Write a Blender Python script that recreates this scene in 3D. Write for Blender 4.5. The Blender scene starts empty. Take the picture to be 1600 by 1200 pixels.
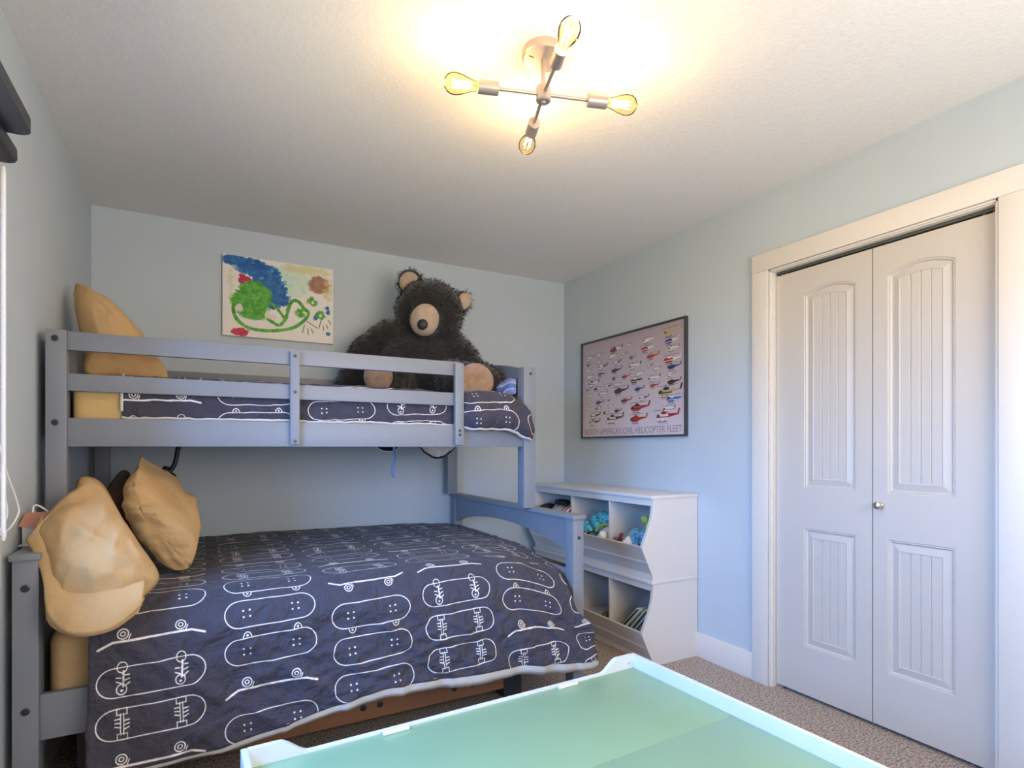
import bpy, bmesh, math, random
import numpy as np
from mathutils import Vector, Matrix, noise
random.seed(7); R = math.radians
S = bpy.context.scene
COL = S.collection

# ------------------------------------------------------------------ camera, sky, exposure
cam = bpy.data.cameras.new('camera'); co = bpy.data.objects.new('camera', cam); COL.objects.link(co)
co.location = (-2.4503, -3.6374, 1.1732); co.rotation_euler = (R(90), 0, R(-28.70))
cam.sensor_width = 36; cam.lens = 882.3 / 1600 * 36; cam.shift_y = 99.5 / 1600; cam.clip_start = .02
S.camera = co
S.view_settings.view_transform = 'Standard'; S.view_settings.look = 'None'
S.view_settings.gamma = 1; S.view_settings.use_curve_mapping = False
S.view_settings.exposure = 0.50
W = bpy.data.worlds.new('sky'); S.world = W; W.use_nodes = True
bg = W.node_tree.nodes['Background']
bg.inputs['Strength'].default_value = 19.0
_wt = W.node_tree; _tc = _wt.nodes.new('ShaderNodeTexCoord'); _sx = _wt.nodes.new('ShaderNodeSeparateXYZ'); _wr = _wt.nodes.new('ShaderNodeValToRGB')
_mr = _wt.nodes.new('ShaderNodeMapRange'); _mr.inputs['From Min'].default_value = -1
_wt.links.new(_tc.outputs['Generated'], _sx.inputs[0]); _wt.links.new(_sx.outputs['Z'], _mr.inputs['Value']); _wt.links.new(_mr.outputs[0], _wr.inputs[0]); _wt.links.new(_wr.outputs[0], bg.inputs['Color'])
_e = _wr.color_ramp.elements; _e[0].position = .46; _e[0].color = (.10, .10, .07, 1); _e[1].position = .54; _e[1].color = (.19, .45, 1.0, 1)


def area(name, loc, rot, sx, sy, power, col, portal=False):
    l = bpy.data.lights.new(name, 'AREA'); l.shape = 'RECTANGLE'; l.size = sx; l.size_y = sy
    l.energy = power; l.color = col
    if portal: l.cycles.is_portal = True
    o = bpy.data.objects.new(name, l); COL.objects.link(o); o.location = loc; o.rotation_euler = rot
    return o


area('window_daylight_portal', (-3.10, -2.375, 1.45), (0, R(-90), 0), 1.1, 1.4, 1, (1, 1, 1), True)
# added warm fill behind the camera to brighten ceiling and walls; no real source there
area('added_fill_light', (-1.35, -4.15, 1.5), (R(106), 0, R(12)), 1.9, 1.0, 39, (1, .885, .77))
BULB_W = 2.9; BULB_C = (1, .70, .38)

# ------------------------------------------------------------------ materials
MATS = {}


def mat(name, rgb, rough=.5, var=.06, scale=8, bump=0, bscale=60, metal=0, sheen=0, coat=0, emit=None, spec=.5, stretch=None, rgb2=None, detail=4, bdist=.01):
    m = bpy.data.materials.new(name); m.use_nodes = True; t = m.node_tree; n = t.nodes; L = t.links
    p = n['Principled BSDF']
    p.inputs['Roughness'].default_value = rough; p.inputs['Metallic'].default_value = metal
    p.inputs['Sheen Weight'].default_value = sheen; p.inputs['Coat Weight'].default_value = coat
    p.inputs['Specular IOR Level'].default_value = spec
    tc = n.new('ShaderNodeTexCoord'); mp = n.new('ShaderNodeMapping'); L.new(tc.outputs['Object'], mp.inputs[0])
    if stretch: mp.inputs['Scale'].default_value = stretch
    ns = n.new('ShaderNodeTexNoise'); ns.inputs['Scale'].default_value = scale; ns.inputs['Detail'].default_value = detail
    L.new(mp.outputs[0], ns.inputs['Vector'])
    cr = n.new('ShaderNodeValToRGB'); L.new(ns.outputs['Fac'], cr.inputs[0])
    a = rgb; b = rgb2 or rgb
    cr.color_ramp.elements[0].position = .3; cr.color_ramp.elements[1].position = .7
    cr.color_ramp.elements[0].color = (*[c * (1 - var) for c in a], 1)
    cr.color_ramp.elements[1].color = (*[min(1, c * (1 + var)) for c in b], 1)
    L.new(cr.outputs[0], p.inputs['Base Color'])
    if bump:
        nb = n.new('ShaderNodeTexNoise'); nb.inputs['Scale'].default_value = bscale; nb.inputs['Detail'].default_value = 4
        L.new(mp.outputs[0], nb.inputs['Vector'])
        bp = n.new('ShaderNodeBump'); bp.inputs['Strength'].default_value = bump; bp.inputs['Distance'].default_value = bdist
        L.new(nb.outputs['Fac'], bp.inputs['Height']); L.new(bp.outputs[0], p.inputs['Normal'])
    if emit:
        p.inputs['Emission Color'].default_value = (*emit[0], 1); p.inputs['Emission Strength'].default_value = emit[1]
    MATS[name] = m
    return m


def image_mat(name, img, rough=.6, bump=0, bscale=200, sheen=0, coat=0, bdist=.01):
    m = bpy.data.materials.new(name); m.use_nodes = True; t = m.node_tree; n = t.nodes; L = t.links
    p = n['Principled BSDF']; p.inputs['Roughness'].default_value = rough
    p.inputs['Sheen Weight'].default_value = sheen; p.inputs['Coat Weight'].default_value = coat
    p.inputs['Coat Roughness'].default_value = .05
    tc = n.new('ShaderNodeTexCoord'); ti = n.new('ShaderNodeTexImage'); ti.image = img
    L.new(tc.outputs['UV'], ti.inputs[0]); L.new(ti.outputs[0], p.inputs['Base Color'])
    if bump:
        nb = n.new('ShaderNodeTexNoise'); nb.inputs['Scale'].default_value = bscale; nb.inputs['Detail'].default_value = 5
        L.new(tc.outputs['Object'], nb.inputs['Vector'])
        bp = n.new('ShaderNodeBump'); bp.inputs['Strength'].default_value = bump; bp.inputs['Distance'].default_value = bdist; nb.inputs['Distortion'].default_value = .8
        L.new(nb.outputs['Fac'], bp.inputs['Height']); L.new(bp.outputs[0], p.inputs['Normal'])
    return m


wall_m = mat('blue_grey_wall_paint', (.53, .60, .65), .75, .015, 3, .06, 140)
ceil_m = mat('textured_ceiling_paint', (.83, .81, .785), .95, .02, 60, .22, 85)
trim_m = mat('white_trim_paint', (.76, .715, .66), .42, .01, 4, .02, 60)
door_m = mat('white_door_paint', (.60, .56, .515), .45, .01, 4, .03, 90)
bed_m = mat('grey_blue_bed_paint', (.215, .23, .265), .42, .05, 5, .03, 60, stretch=(.3, 1, 1))
bin_m = mat('white_laminate', (.73, .705, .685), .35, .01, 5)
steel_m = mat('brushed_nickel', (.62, .58, .55), .32, .05, 30, metal=1)
lampm = mat('matte_grey_lamp_metal', (.40, .36, .35), .4, .03, 30, metal=.55)
bolt_m = mat('dark_bolt_metal', (.06, .06, .07), .35, .1, 50, metal=.6)
ring_m = mat('bolt_ring_metal', (.30, .30, .33), .35, .05, 50, metal=.8)
carpet_m = mat('speckled_brown_carpet', (.17, .125, .095), .95, .3, 110, 1.0, 150, rgb2=(.62, .51, .43), detail=6)
tan_m = mat('tan_cotton', (.54, .355, .175), .9, .05, 6, .4, 16, spec=.2, bdist=.02)
sheet_m = mat('yellow_tan_sheet', (.58, .40, .17), .9, .04, 6, .15, 40, spec=.2)
brown_m = mat('brown_and_shaded_tan_cotton', (.15, .105, .07), .9, .06, 6, .25, 28, spec=.2)  # real brown on the toy; on the pillow, tan with shade put in
lining_m = mat('pale_lining_cloth', (.62, .60, .57), .9, .05, 10, .3, 40)
fur_m = mat('black_brown_plush_fur', (.012, .0105, .010), .9, .25, 40, .5, 120, sheen=.4)
strand_m = mat('fur_strand', (.010, .009, .0085), .8, .4, 9, sheen=.05, rgb2=(.021, .018, .016))
plush_tan = mat('tan_plush', (.50, .375, .27), .95, .14, 25, .7, 120, sheen=.4)
sole_m = mat('brown_tan_plush', (.36, .235, .155), .95, .16, 30, .7, 110, sheen=.4)
nose_m = mat('dark_nose_fabric', (.025, .02, .02), .5, .1, 20)
green_m = mat('green_board', (.245, .40, .245), .35, .04, 3)
tabw_m = mat('white_table_paint', (.70, .73, .75), .38, .02, 5)
brownwood = mat('raw_brown_board', (.36, .17, .085), .6, .12, 4, .05, 40, stretch=(.3, 3, 3))
darkgrey_m = mat('dark_grey_paint', (.05, .055, .065), .5, .06, 8)
dark_m = mat('dark_charcoal_wood', (.035, .036, .05), .4, .15, 6, stretch=(1, .2, 1))
black_m = mat('black_plastic', (.012, .012, .014), .45, .1, 20)
white_m = mat('white_plastic', (.80, .80, .80), .4, .02, 20)
salmon_m = mat('salmon_painted_wood', (.50, .24, .17), .6, .15, 14, .1, 40)
frame_m = mat('dark_grey_frame', (.045, .045, .05), .35, .08, 20)
canvas_side = mat('canvas_edge', (.55, .48, .40), .8, .05, 30)
track_m = mat('dark_metal_track', (.10, .11, .10), .5, .1, 30, metal=.4)

# architectural glass
glass_m = bpy.data.materials.new('clear_glass'); glass_m.use_nodes = True
_t = glass_m.node_tree; _n = _t.nodes; _n.clear()
_o = _n.new('ShaderNodeOutputMaterial'); _mx = _n.new('ShaderNodeMixShader'); _tr = _n.new('ShaderNodeBsdfTransparent')
_gl = _n.new('ShaderNodeBsdfGlossy'); _gl.inputs['Roughness'].default_value = .03
_lw = _n.new('ShaderNodeLayerWeight'); _lw.inputs['Blend'].default_value = .10
_t.links.new(_lw.outputs['Fresnel'], _mx.inputs[0]); _t.links.new(_tr.outputs[0], _mx.inputs[1]); _t.links.new(_gl.outputs[0], _mx.inputs[2]); _t.links.new(_mx.outputs[0], _o.inputs[0])
amber_m = glass_m.copy(); amber_m.name = 'amber_bulb_glass'
for nd in amber_m.node_tree.nodes:
    if nd.type == 'BSDF_TRANSPARENT': nd.inputs[0].default_value = (1, .90, .66, 1)
fil_m = mat('glowing_filament', (1, .8, .5), .5, 0, emit=((1, .80, .45), 28))

# ------------------------------------------------------------------ object helpers
OFF = {}


def tag(o, label, cat, group=None):
    o['label'] = label; o['category'] = cat
    if group: o['group'] = group
    return o


def thing(name, label, cat, loc, group=None):
    o = bpy.data.objects.new(name, None); o.empty_display_size = .1; COL.objects.link(o)
    o.location = loc; OFF[o.name] = Vector(loc)
    return tag(o, label, cat, group)


def link(name, me, m, parent=None, loc=None):
    o = bpy.data.objects.new(name, me); COL.objects.link(o)
    if m: me.materials.append(m)
    if parent is not None:
        off = OFF[parent.name]; o.parent = parent; OFF[o.name] = off
        me.transform(Matrix.Translation(-off))
    elif loc is not None:
        me.transform(Matrix.Translation(-Vector(loc))); o.location = loc; OFF[o.name] = Vector(loc)
    else:
        OFF[o.name] = Vector((0, 0, 0))
    return o


def obj(name, bm, m, parent=None, smooth=True, ang=38, loc=None):
    bmesh.ops.recalc_face_normals(bm, faces=bm.faces)
    me = bpy.data.meshes.new(name); bm.to_mesh(me); bm.free()
    if smooth:
        me.shade_smooth(); me.set_sharp_from_angle(angle=R(ang))
    return link(name, me, m, parent, loc)


def pyobj(name, v, f, m, parent=None, uv=None, smooth=True, ang=60, loc=None):
    me = bpy.data.meshes.new(name); me.from_pydata([tuple(x) for x in v], [], f); me.update()
    if uv is not None:
        ul = me.uv_layers.new(name='UVMap')
        li = np.empty(len(me.loops), dtype=np.int32); me.loops.foreach_get('vertex_index', li)
        ul.data.foreach_set('uv', np.asarray(uv, dtype=np.float32)[li].ravel())
    if smooth:
        me.shade_smooth(); me.set_sharp_from_angle(angle=R(ang))
    return link(name, me, m, parent, loc)


def struct(o):
    o['kind'] = 'structure'; return o


def NB(): return bmesh.new()


def box(bm, x0, x1, y0, y1, z0, z1, bev=0, M=None):
    x0, x1 = min(x0, x1), max(x0, x1); y0, y1 = min(y0, y1), max(y0, y1); z0, z1 = min(z0, z1), max(z0, z1)
    vs = bmesh.ops.create_cube(bm, size=1)['verts']
    for v in vs:
        v.co = Vector((x0 + (v.co.x + .5) * (x1 - x0), y0 + (v.co.y + .5) * (y1 - y0), z0 + (v.co.z + .5) * (z1 - z0)))
    if bev:
        es = list({e for v in vs for e in v.link_edges})
        r = bmesh.ops.bevel(bm, geom=es, offset=bev, segments=2, affect='EDGES', profile=.6)
        vs = list({v for f in r['faces'] for v in f.verts} | {v for v in vs if v.is_valid})
    if M is not None:
        for v in vs: v.co = M @ v.co
    return bm


def bx(*a, **k): return box(NB(), *a, **k)


def prism(bm, poly, axis, a, b, bev=0):
    """extrude a 2D polygon along axis between a and b; poly is in the other two axes in xyz order"""
    def P(u, w, t): return {'x': (t, u, w), 'y': (u, t, w), 'z': (u, w, t)}[axis]
    va = [bm.verts.new(P(u, w, a)) for u, w in poly]; vb = [bm.verts.new(P(u, w, b)) for u, w in poly]
    n = len(poly); bm.faces.new(va); bm.faces.new(vb[::-1])
    for i in range(n): bm.faces.new((va[i], va[(i + 1) % n], vb[(i + 1) % n], vb[i]))
    return bm


def frame_of(d):
    d = Vector(d).normalized(); u = d.orthogonal().normalized(); return d, u, d.cross(u)


def lathe(bm, prof, p, d, n=20, cap=True):
    """prof: list of (distance along d, radius) from p"""
    d, u, w = frame_of(d); p = Vector(p); rings = []
    for t, r in prof:
        rings.append([bm.verts.new(p + d * t + (u * math.cos(2 * math.pi * k / n) + w * math.sin(2 * math.pi * k / n)) * max(r, 1e-4)) for k in range(n)])
    for a, b in zip(rings, rings[1:]):
        for k in range(n): bm.faces.new((a[k], a[(k + 1) % n], b[(k + 1) % n], b[k]))
    if cap: bm.faces.new(rings[0][::-1]); bm.faces.new(rings[-1])
    return bm


def cyl(bm, p, q, r, n=16):
    d = Vector(q) - Vector(p); return lathe(bm, [(0, r), (d.length, r)], p, d, n)


def tube(bm, pts, r, n=8):
    pts = [Vector(p) for p in pts]; rings = []; u = None
    for i, p in enumerate(pts):
        d = (pts[min(i + 1, len(pts) - 1)] - pts[max(i - 1, 0)]).normalized()
        u = d.orthogonal().normalized() if u is None else (u - d * u.dot(d)).normalized()
        w = d.cross(u); rr = r[i] if isinstance(r, (list, tuple)) else r
        rings.append([bm.verts.new(p + (u * math.cos(2 * math.pi * k / n) + w * math.sin(2 * math.pi * k / n)) * rr) for k in range(n)])
    for a, b in zip(rings, rings[1:]):
        for k in range(n): bm.faces.new((a[k], a[(k + 1) % n], b[(k + 1) % n], b[k]))
    bm.faces.new(rings[0][::-1]); bm.faces.new(rings[-1]); return bm


def spline(pts, m=8):
    P = [Vector(p) for p in pts]; P = [P[0] * 2 - P[1]] + P + [P[-1] * 2 - P[-2]]; out = []
    for i in range(1, len(P) - 2):
        for k in range(m):
            t = k / m; a, b, c, d = P[i - 1:i + 3]
            out.append(.5 * ((2 * b) + (c - a) * t + (2 * a - 5 * b + 4 * c - d) * t * t + (3 * b - a - 3 * c + d) * t ** 3))
    out.append(P[-2]); return out


def ellipsoid(bm, c, r, M=None, seg=24, rings=14, wob=0, wf=8):
    vs = bmesh.ops.create_uvsphere(bm, u_segments=seg, v_segments=rings, radius=1)['verts']
    c = Vector(c)
    for v in vs:
        q = Vector((v.co.x * r[0], v.co.y * r[1], v.co.z * r[2]))
        if wob: q *= 1 + wob * noise.noise((q + c) * wf)
        v.co = c + ((M @ q) if M is not None else q)
    return bm


def sstep(a, b, x):
    t = min(1, max(0, (x - a) / (b - a))); return t * t * (3 - 2 * t)


def fbm(p, o=3):
    s = 0; a = 1; p = Vector(p)
    for _ in range(o):
        s += a * noise.noise(p); p = p * 2.03; a *= .5
    return s


# ------------------------------------------------------------------ a small raster for flat prints
class Ras:
    def __init__(s, w, h, col):
        s.w, s.h = w, h; s.a = np.empty((h, w, 3), np.float32); s.a[:] = col

    def _win(s, x0, y0, x1, y1, pad):
        X0, Y0 = max(0, int(x0 - pad)), max(0, int(y0 - pad)); X1, Y1 = min(s.w, int(x1 + pad) + 2), min(s.h, int(y1 + pad) + 2)
        if X0 >= X1 or Y0 >= Y1: return None
        yy, xx = np.mgrid[Y0:Y1, X0:X1].astype(np.float32); return X0, Y0, X1, Y1, xx + .5, yy + .5

    def _mix(s, wn, cov, col, alpha=1):
        X0, Y0, X1, Y1 = wn[:4]; cov = (cov * alpha)[..., None]
        s.a[Y0:Y1, X0:X1] = s.a[Y0:Y1, X0:X1] * (1 - cov) + np.array(col, np.float32) * cov

    def line(s, pts, w, col, alpha=1):
        for (ax, ay), (bx_, by) in zip(pts, pts[1:]):
            wn = s._win(min(ax, bx_), min(ay, by), max(ax, bx_), max(ay, by), w + 1)
            if not wn: continue
            xx, yy = wn[4], wn[5]; dx, dy = bx_ - ax, by - ay; l2 = dx * dx + dy * dy + 1e-9
            t = np.clip(((xx - ax) * dx + (yy - ay) * dy) / l2, 0, 1)
            d = np.hypot(xx - ax - t * dx, yy - ay - t * dy)
            s._mix(wn, np.clip(w / 2 + .5 - d, 0, 1), col, alpha)

    def ell(s, cx, cy, rx, ry, col, alpha=1, ring=None, wob=0):
        wn = s._win(cx - rx * 1.4, cy - ry * 1.4, cx + rx * 1.4, cy + ry * 1.4, 3)
        if not wn: return
        xx, yy = wn[4], wn[5]; d = np.hypot((xx - cx) / rx, (yy - cy) / ry)
        if wob:
            th = np.arctan2(yy - cy, xx - cx); d = d + wob * (np.sin(3 * th + 1) + .6 * np.sin(7 * th + 2) + .4 * np.sin(13 * th))
        d = (d - 1) * min(rx, ry)
        cov = np.clip(.5 - d, 0, 1) if ring is None else np.clip(ring / 2 + .5 - np.abs(d), 0, 1)
        s._mix(wn, cov, col, alpha)

    def poly(s, P, col, alpha=1):
        P = np.array(P, np.float32); wn = s._win(P[:, 0].min(), P[:, 1].min(), P[:, 0].max(), P[:, 1].max(), 1)
        if not wn: return
        xx, yy = wn[4], wn[5]; ins = np.zeros(xx.shape, bool); j = len(P) - 1
        for i in range(len(P)):
            xi, yi = P[i]; xj, yj = P[j]
            c = ((yi > yy) != (yj > yy)) & (xx < (xj - xi) * (yy - yi) / (yj - yi + 1e-9) + xi); ins ^= c; j = i
        s._mix(wn, ins.astype(np.float32), col, alpha)

    def image(s, name):
        im = bpy.data.images.new(name, s.w, s.h, alpha=False)
        px = np.ones((s.h, s.w, 4), np.float32); px[..., :3] = np.clip(s.a, 0, 1)
        im.pixels.foreach_set(px.ravel()); im.update(); im.pack(); return im


# ================================================================== ROOM SHELL
H = 2.44; XL = -2.96; YF = -4.3
DY0, DY1, DZ = -1.812, -2.719, 2.042                     # closet door opening
WY0, WY1, WZ0, WZ1 = -1.70, -3.05, .92, 1.98             # window opening
struct(obj('floor', bx(XL - .2, .9, YF - .2, .2, -.1, 0), carpet_m, smooth=False))
struct(obj('ceiling', bx(XL - .2, .9, YF - .2, .2, H, H + .1), ceil_m, smooth=False))
struct(obj('wall_back', bx(XL - .2, .9, 0, .15, 0, H), wall_m, smooth=False))
struct(obj('wall_front', bx(XL - .2, .9, YF - .15, YF, 0, H), wall_m, smooth=False))
b = NB(); box(b, 0, .12, DY0, .1, 0, H); box(b, 0, .12, YF - .1, DY1, 0, H); box(b, 0, .12, DY1, DY0, DZ, H)
struct(obj('wall_right', b, wall_m, smooth=False))
b = NB(); box(b, XL - .15, XL, WY0, .1, 0, H); box(b, XL - .15, XL, YF - .1, WY1, 0, H)
box(b, XL - .15, XL, WY1, WY0, 0, WZ0); box(b, XL - .15, XL, WY1, WY0, WZ1, H)
struct(obj('wall_left', b, wall_m, smooth=False))
b = NB(); box(b, .80, .9, YF, .1, 0, H); box(b, .12, .8, -1.5, -1.4, 0, H); box(b, .12, .8, -3.1, -3.0, 0, H)
struct(obj('wall_closet', b, wall_m, smooth=False))
# baseboards
struct(obj('baseboard_right', bx(-.016, 0, -1.718, 0, 0, .135, bev=.003), trim_m))
struct(obj('baseboard_right', bx(-.016, 0, YF, -2.815, 0, .135, bev=.003), trim_m))
struct(obj('baseboard_back', bx(XL, -.016, -.016, 0, 0, .135, bev=.003), trim_m))
struct(obj('baseboard_left', bx(XL, XL + .016, YF, -.016, 0, .135, bev=.003), trim_m))
# closet casing: two legs, a head, jamb lining with a stop
struct(obj('trim_1', bx(-.019, 0, -1.806, -1.718, 0, 2.047, bev=.003), trim_m))
struct(obj('trim_2', bx(-.019, 0, -2.813, -2.725, 0, 2.047, bev=.003), trim_m))
struct(obj('trim_3', bx(-.0195, 0, -2.813, -1.718, 2.047, 2.135, bev=.003), trim_m))
b = NB(); box(b, -.001, .118, -1.8215, DY0 - .0003, 0, DZ - .0003); box(b, -.001, .118, DY1 + .0003, -2.7095, 0, DZ - .0003); box(b, -.001, .118, DY1, DY0, 2.033, DZ - .0003)
box(b, -.010, .004, -1.8165, -1.809, 0, DZ + .003); box(b, -.010, .004, -2.722, -2.7145, 0, DZ + .003); box(b, -.010, .004, -2.72, -1.81, DZ - .004, DZ + .003)
struct(obj('trim_4', b, trim_m, smooth=False))

# ---------------------------------------------------------------- bifold closet door
FX = .026                                                  # front face of the leaves


def leaf(y0, y1, py0, py1, name, parent):
    """y0>y1; panel between py0>py1. Moulded leaf: lip, groove, raised bevel and beaded field."""
    bm = NB(); z0, z1 = .016, 2.013
    def V(y, z, d=0): return bm.verts.new((FX + d, y, z))
    def F(pts): bm.faces.new([V(*p) for p in pts])
    panels = [(.240, .795, 0), (.985, 1.886, .030)]
    K = 16

    def outline(zb, zt, rise, d):
        a, c = py0 - d, py1 + d; top = []
        half = (py0 - py1) / 2; mid = (py0 + py1) / 2
        for k in range(K + 1):
            y = a + (c - a) * k / K
            if rise:
                Rr = (half * half + rise * rise) / (2 * rise); zc = zt + rise - Rr
                z = zc + math.sqrt(max(0, (Rr - d) ** 2 - (y - mid) ** 2))
            else: z = zt - d
            top.append((y, z))
        return [(a, zb + d)] + top + [(c, zb + d)]
    # frame faces
    F([(y0, z0), (y0, z1), (py0, z1), (py0, z0)]); F([(py1, z0), (py1, z1), (y1, z1), (y1, z0)])
    F([(py0, z0), (py0, panels[0][0]), (py1, panels[0][0]), (py1, z0)])
    F([(py0, panels[0][1]), (py0, panels[1][0]), (py1, panels[1][0]), (py1, panels[0][1])])
    o = outline(*panels[1], 0)[1:-1]
    for p, q in zip(o, o[1:]): F([p, (p[0], z1), (q[0], z1), q])
    prof = [(0, 0), (.003, .0035), (.007, .003), (.013, .0105), (.016, .0105), (.042, .0035), (.046, .0055)]
    for zb, zt, rise in panels:
        loops = [[(y, z, dd) for y, z in outline(zb, zt, rise, d)] for d, dd in prof]
        for A, C in zip(loops, loops[1:]):
            n = len(A)
            for i in range(n):
                j = (i + 1) % n; F([A[i], A[j], C[j], C[i]])
        o = outline(zb, zt, rise, .046); zbb = o[0][1]; a, c = o[0][0], o[-1][0]
        def top(y):
            for (ya, za), (yb, zb_) in zip(o[1:-1], o[2:-1]):
                if ya >= y >= yb: return za + (zb_ - za) * (ya - y) / (ya - yb + 1e-9)
            return o[-2][1]
        ns = 4; cuts = []
        for k in range(ns + 1):
            yc = a + (c - a) * k / ns
            if 0 < k < ns: cuts += [(yc + .0030, .0055), (yc, .0095), (yc - .0030, .0055)]
            else: cuts.append((yc, .0055))
        for (ya, da), (yb, db) in zip(cuts, cuts[1:]):
            m_ = 4; prev = None
            for q in range(m_):
                p1 = ya + (yb - ya) * q / m_; p2 = ya + (yb - ya) * (q + 1) / m_; d1 = da + (db - da) * q / m_; d2 = da + (db - da) * (q + 1) / m_
                F([(p1, zbb, d1), (p1, top(p1), d1), (p2, top(p2), d2), (p2, zbb, d2)])
    # edges and back of the slab
    for A, B_ in (((y0, z0), (y0, z1)), ((y0, z1), (y1, z1)), ((y1, z1), (y1, z0)), ((y1, z0), (y0, z0))):
        F([(*A, 0), (*B_, 0), (*B_, .034), (*A, .034)])
    F([(y0, z0, .034), (y0, z1, .034), (y1, z1, .034), (y1, z0, .034)])
    me = bpy.data.meshes.new(name)
    for f_ in bm.faces:
        f_.normal_update()
        if f_.normal.x > 0 and abs(f_.calc_center_median().x - FX) < .02: f_.normal_flip()
    bm.to_mesh(me); bm.free()
    return link(name, me, door_m, parent)


door = bpy.data.objects.new('door_1', None); COL.objects.link(door); door.location = (FX, -2.26, .016); OFF[door.name] = Vector(door.location)
door['kind'] = 'structure'
l1 = leaf(-1.8245, -2.2775, -1.970, -2.210, 'door_leaf', door)
l2 = leaf(-2.2815, -2.7075, -2.339, -2.578, 'door_leaf', door)
k = NB(); lathe(k, [(0, .011), (.003, .011), (.006, .007), (.015, .007), (.019, .013), (.025, .0165), (.031, .015), (.035, .008), (.036, 0)], (FX, -2.312, .933), (-1, 0, 0), 20)
kn = obj('door_knob', k, steel_m, l2); kn['label'] = 'small round brushed nickel knob'
b = NB(); box(b, FX + .001, FX + .033, -2.705, -1.826, 2.021, 2.0325); tr = obj('door_track', b, track_m, door); tr['label'] = 'dark metal track above the leaves'
b = NB()
for y in (-1.845, -1.87, -2.66, -2.69): cyl(b, (FX + .017, y, 2.010), (FX + .017, y, 2.024), .005, 8)
obj('pivot_pin', b, steel_m, door)
b = NB(); box(b, FX + .004, FX + .03, -1.86, -1.8225, .003, .012); obj('floor_bracket', b, steel_m, door)

# ---------------------------------------------------------------- window in the left wall (just left of the view)
win = bpy.data.objects.new('window_1', None); COL.objects.link(win); win.location = (XL, (WY0 + WY1) / 2, WZ0); OFF[win.name] = Vector(win.location)
win['kind'] = 'structure'


def ring(bm, x0, x1, y0, y1, z0, z1, t, bev=0):
    ya, yb = min(y0, y1), max(y0, y1)
    box(bm, x0, x1, ya, ya + t, z0, z1, bev); box(bm, x0, x1, yb - t, yb, z0, z1, bev)
    box(bm, x0, x1, ya + t, yb - t, z0, z0 + t, bev); box(bm, x0, x1, ya + t, yb - t, z1 - t, z1, bev)
    return bm


obj('window_jamb', ring(NB(), XL - .149, XL, WY0, WY1, WZ0, WZ1, .018), trim_m, win)
obj('window_casing', ring(NB(), XL, XL + .018, WY0 + .125, WY1 - .125, WZ0 - .135, WZ1 + .045, .13, .003), trim_m, win)
for i in range(2):
    ya = WY0 - .018 - i * .657; yb = ya - .657
    sash = obj('window_sash', ring(NB(), XL - .11 + .02 * i, XL - .09 + .02 * i, ya, yb, WZ0 + .018, WZ1 - .018, .04), white_m, win)
    obj('window_pane', bx(XL - .102 + .02 * i, XL - .098 + .02 * i, ya - .038, yb + .038, WZ0 + .056, WZ1 - .056), glass_m, sash, smooth=False)

# dark valance board with rounded ends and a lower bracket
v = thing('window_valance', 'dark charcoal valance board with rounded end high over the window at left', 'valance', (XL, -2.3, 1.95))
pts = [(XL + .001, -3.1), (-2.838, -3.1)] + [(-2.838 - .035 + .035 * math.cos(t), -1.775 + .035 * math.sin(t)) for t in np.linspace(0, math.pi / 2, 8)] + [(XL + .001, -1.74)]
obj('valance_board', prism(NB(), pts, 'z', 1.984, 2.018), dark_m, v)
b = NB()
prism(b, [(XL + .001, 1.9835), (-2.893, 1.9835), (-2.892, 1.955), (-2.898, 1.946), (-2.91, 1.942), (XL + .001, 1.942)], 'y', -3.05, -1.645)
obj('valance_roller_box', b, dark_m, v)

# blind wand and cords
bl = thing('window_blind', 'white blind wand and looped cords hanging at the window edge on the left', 'blind', (-2.92, -1.66, .925))
obj('wand', lathe(NB(), [(0, .004), (.02, .0075), (.03, .006), (.98, .006), (1.0, .004)], (-2.918, -1.660, .925), (0, 0, 1), 12), white_m, bl)
b = NB(); tube(b, spline([(-2.925, -1.70, 1.90), (-2.925, -1.70, 1.30), (-2.918, -1.66, 1.14), (-2.905, -1.59, 1.02), (-2.905, -1.585, .985), (-2.915, -1.63, .95), (-2.925, -1.70, .945), (-2.93, -1.76, .97), (-2.925, -1.75, 1.2), (-2.925, -1.71, 1.90)]), .0024, 6)
tube(b, spline([(-2.93, -1.71, 1.90), (-2.93, -1.71, 1.25), (-2.925, -1.66, 1.10), (-2.918, -1.625, 1.0), (-2.925, -1.66, .955), (-2.93, -1.72, .94), (-2.93, -1.74, 1.1), (-2.93, -1.72, 1.90)]), .0022, 6)
obj('cord', b, white_m, bl)

# ================================================================== BUNK BED
bed = thing('bunk_bed', 'grey blue painted twin over full wooden bunk bed against the back wall', 'bunk bed', (-1.92, -.77, 0))
BX0, BX1 = -2.938, -.901                                   # outer ends of the lower posts
YF1, YB = -1.50, -.04                                      # lower front face and rear
UF = -1.13                                                 # upper front face


def part(name, m=bed_m, bev=.003, **kw):
    return lambda *a: obj(name, bx(*a, bev=bev), m, bed, **kw)


def bolt(x, y, z, par, d=(0, -1, 0), r=.011):
    d = Vector(d)
    o1 = obj('bolt', lathe(NB(), [(0, r), (.002, r), (.003, r * .8), (.003, r * .55), (.0005, r * .5), (.0005, 0)], (x, y, z), d, 16), bolt_m, par)
    return o1


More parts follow.
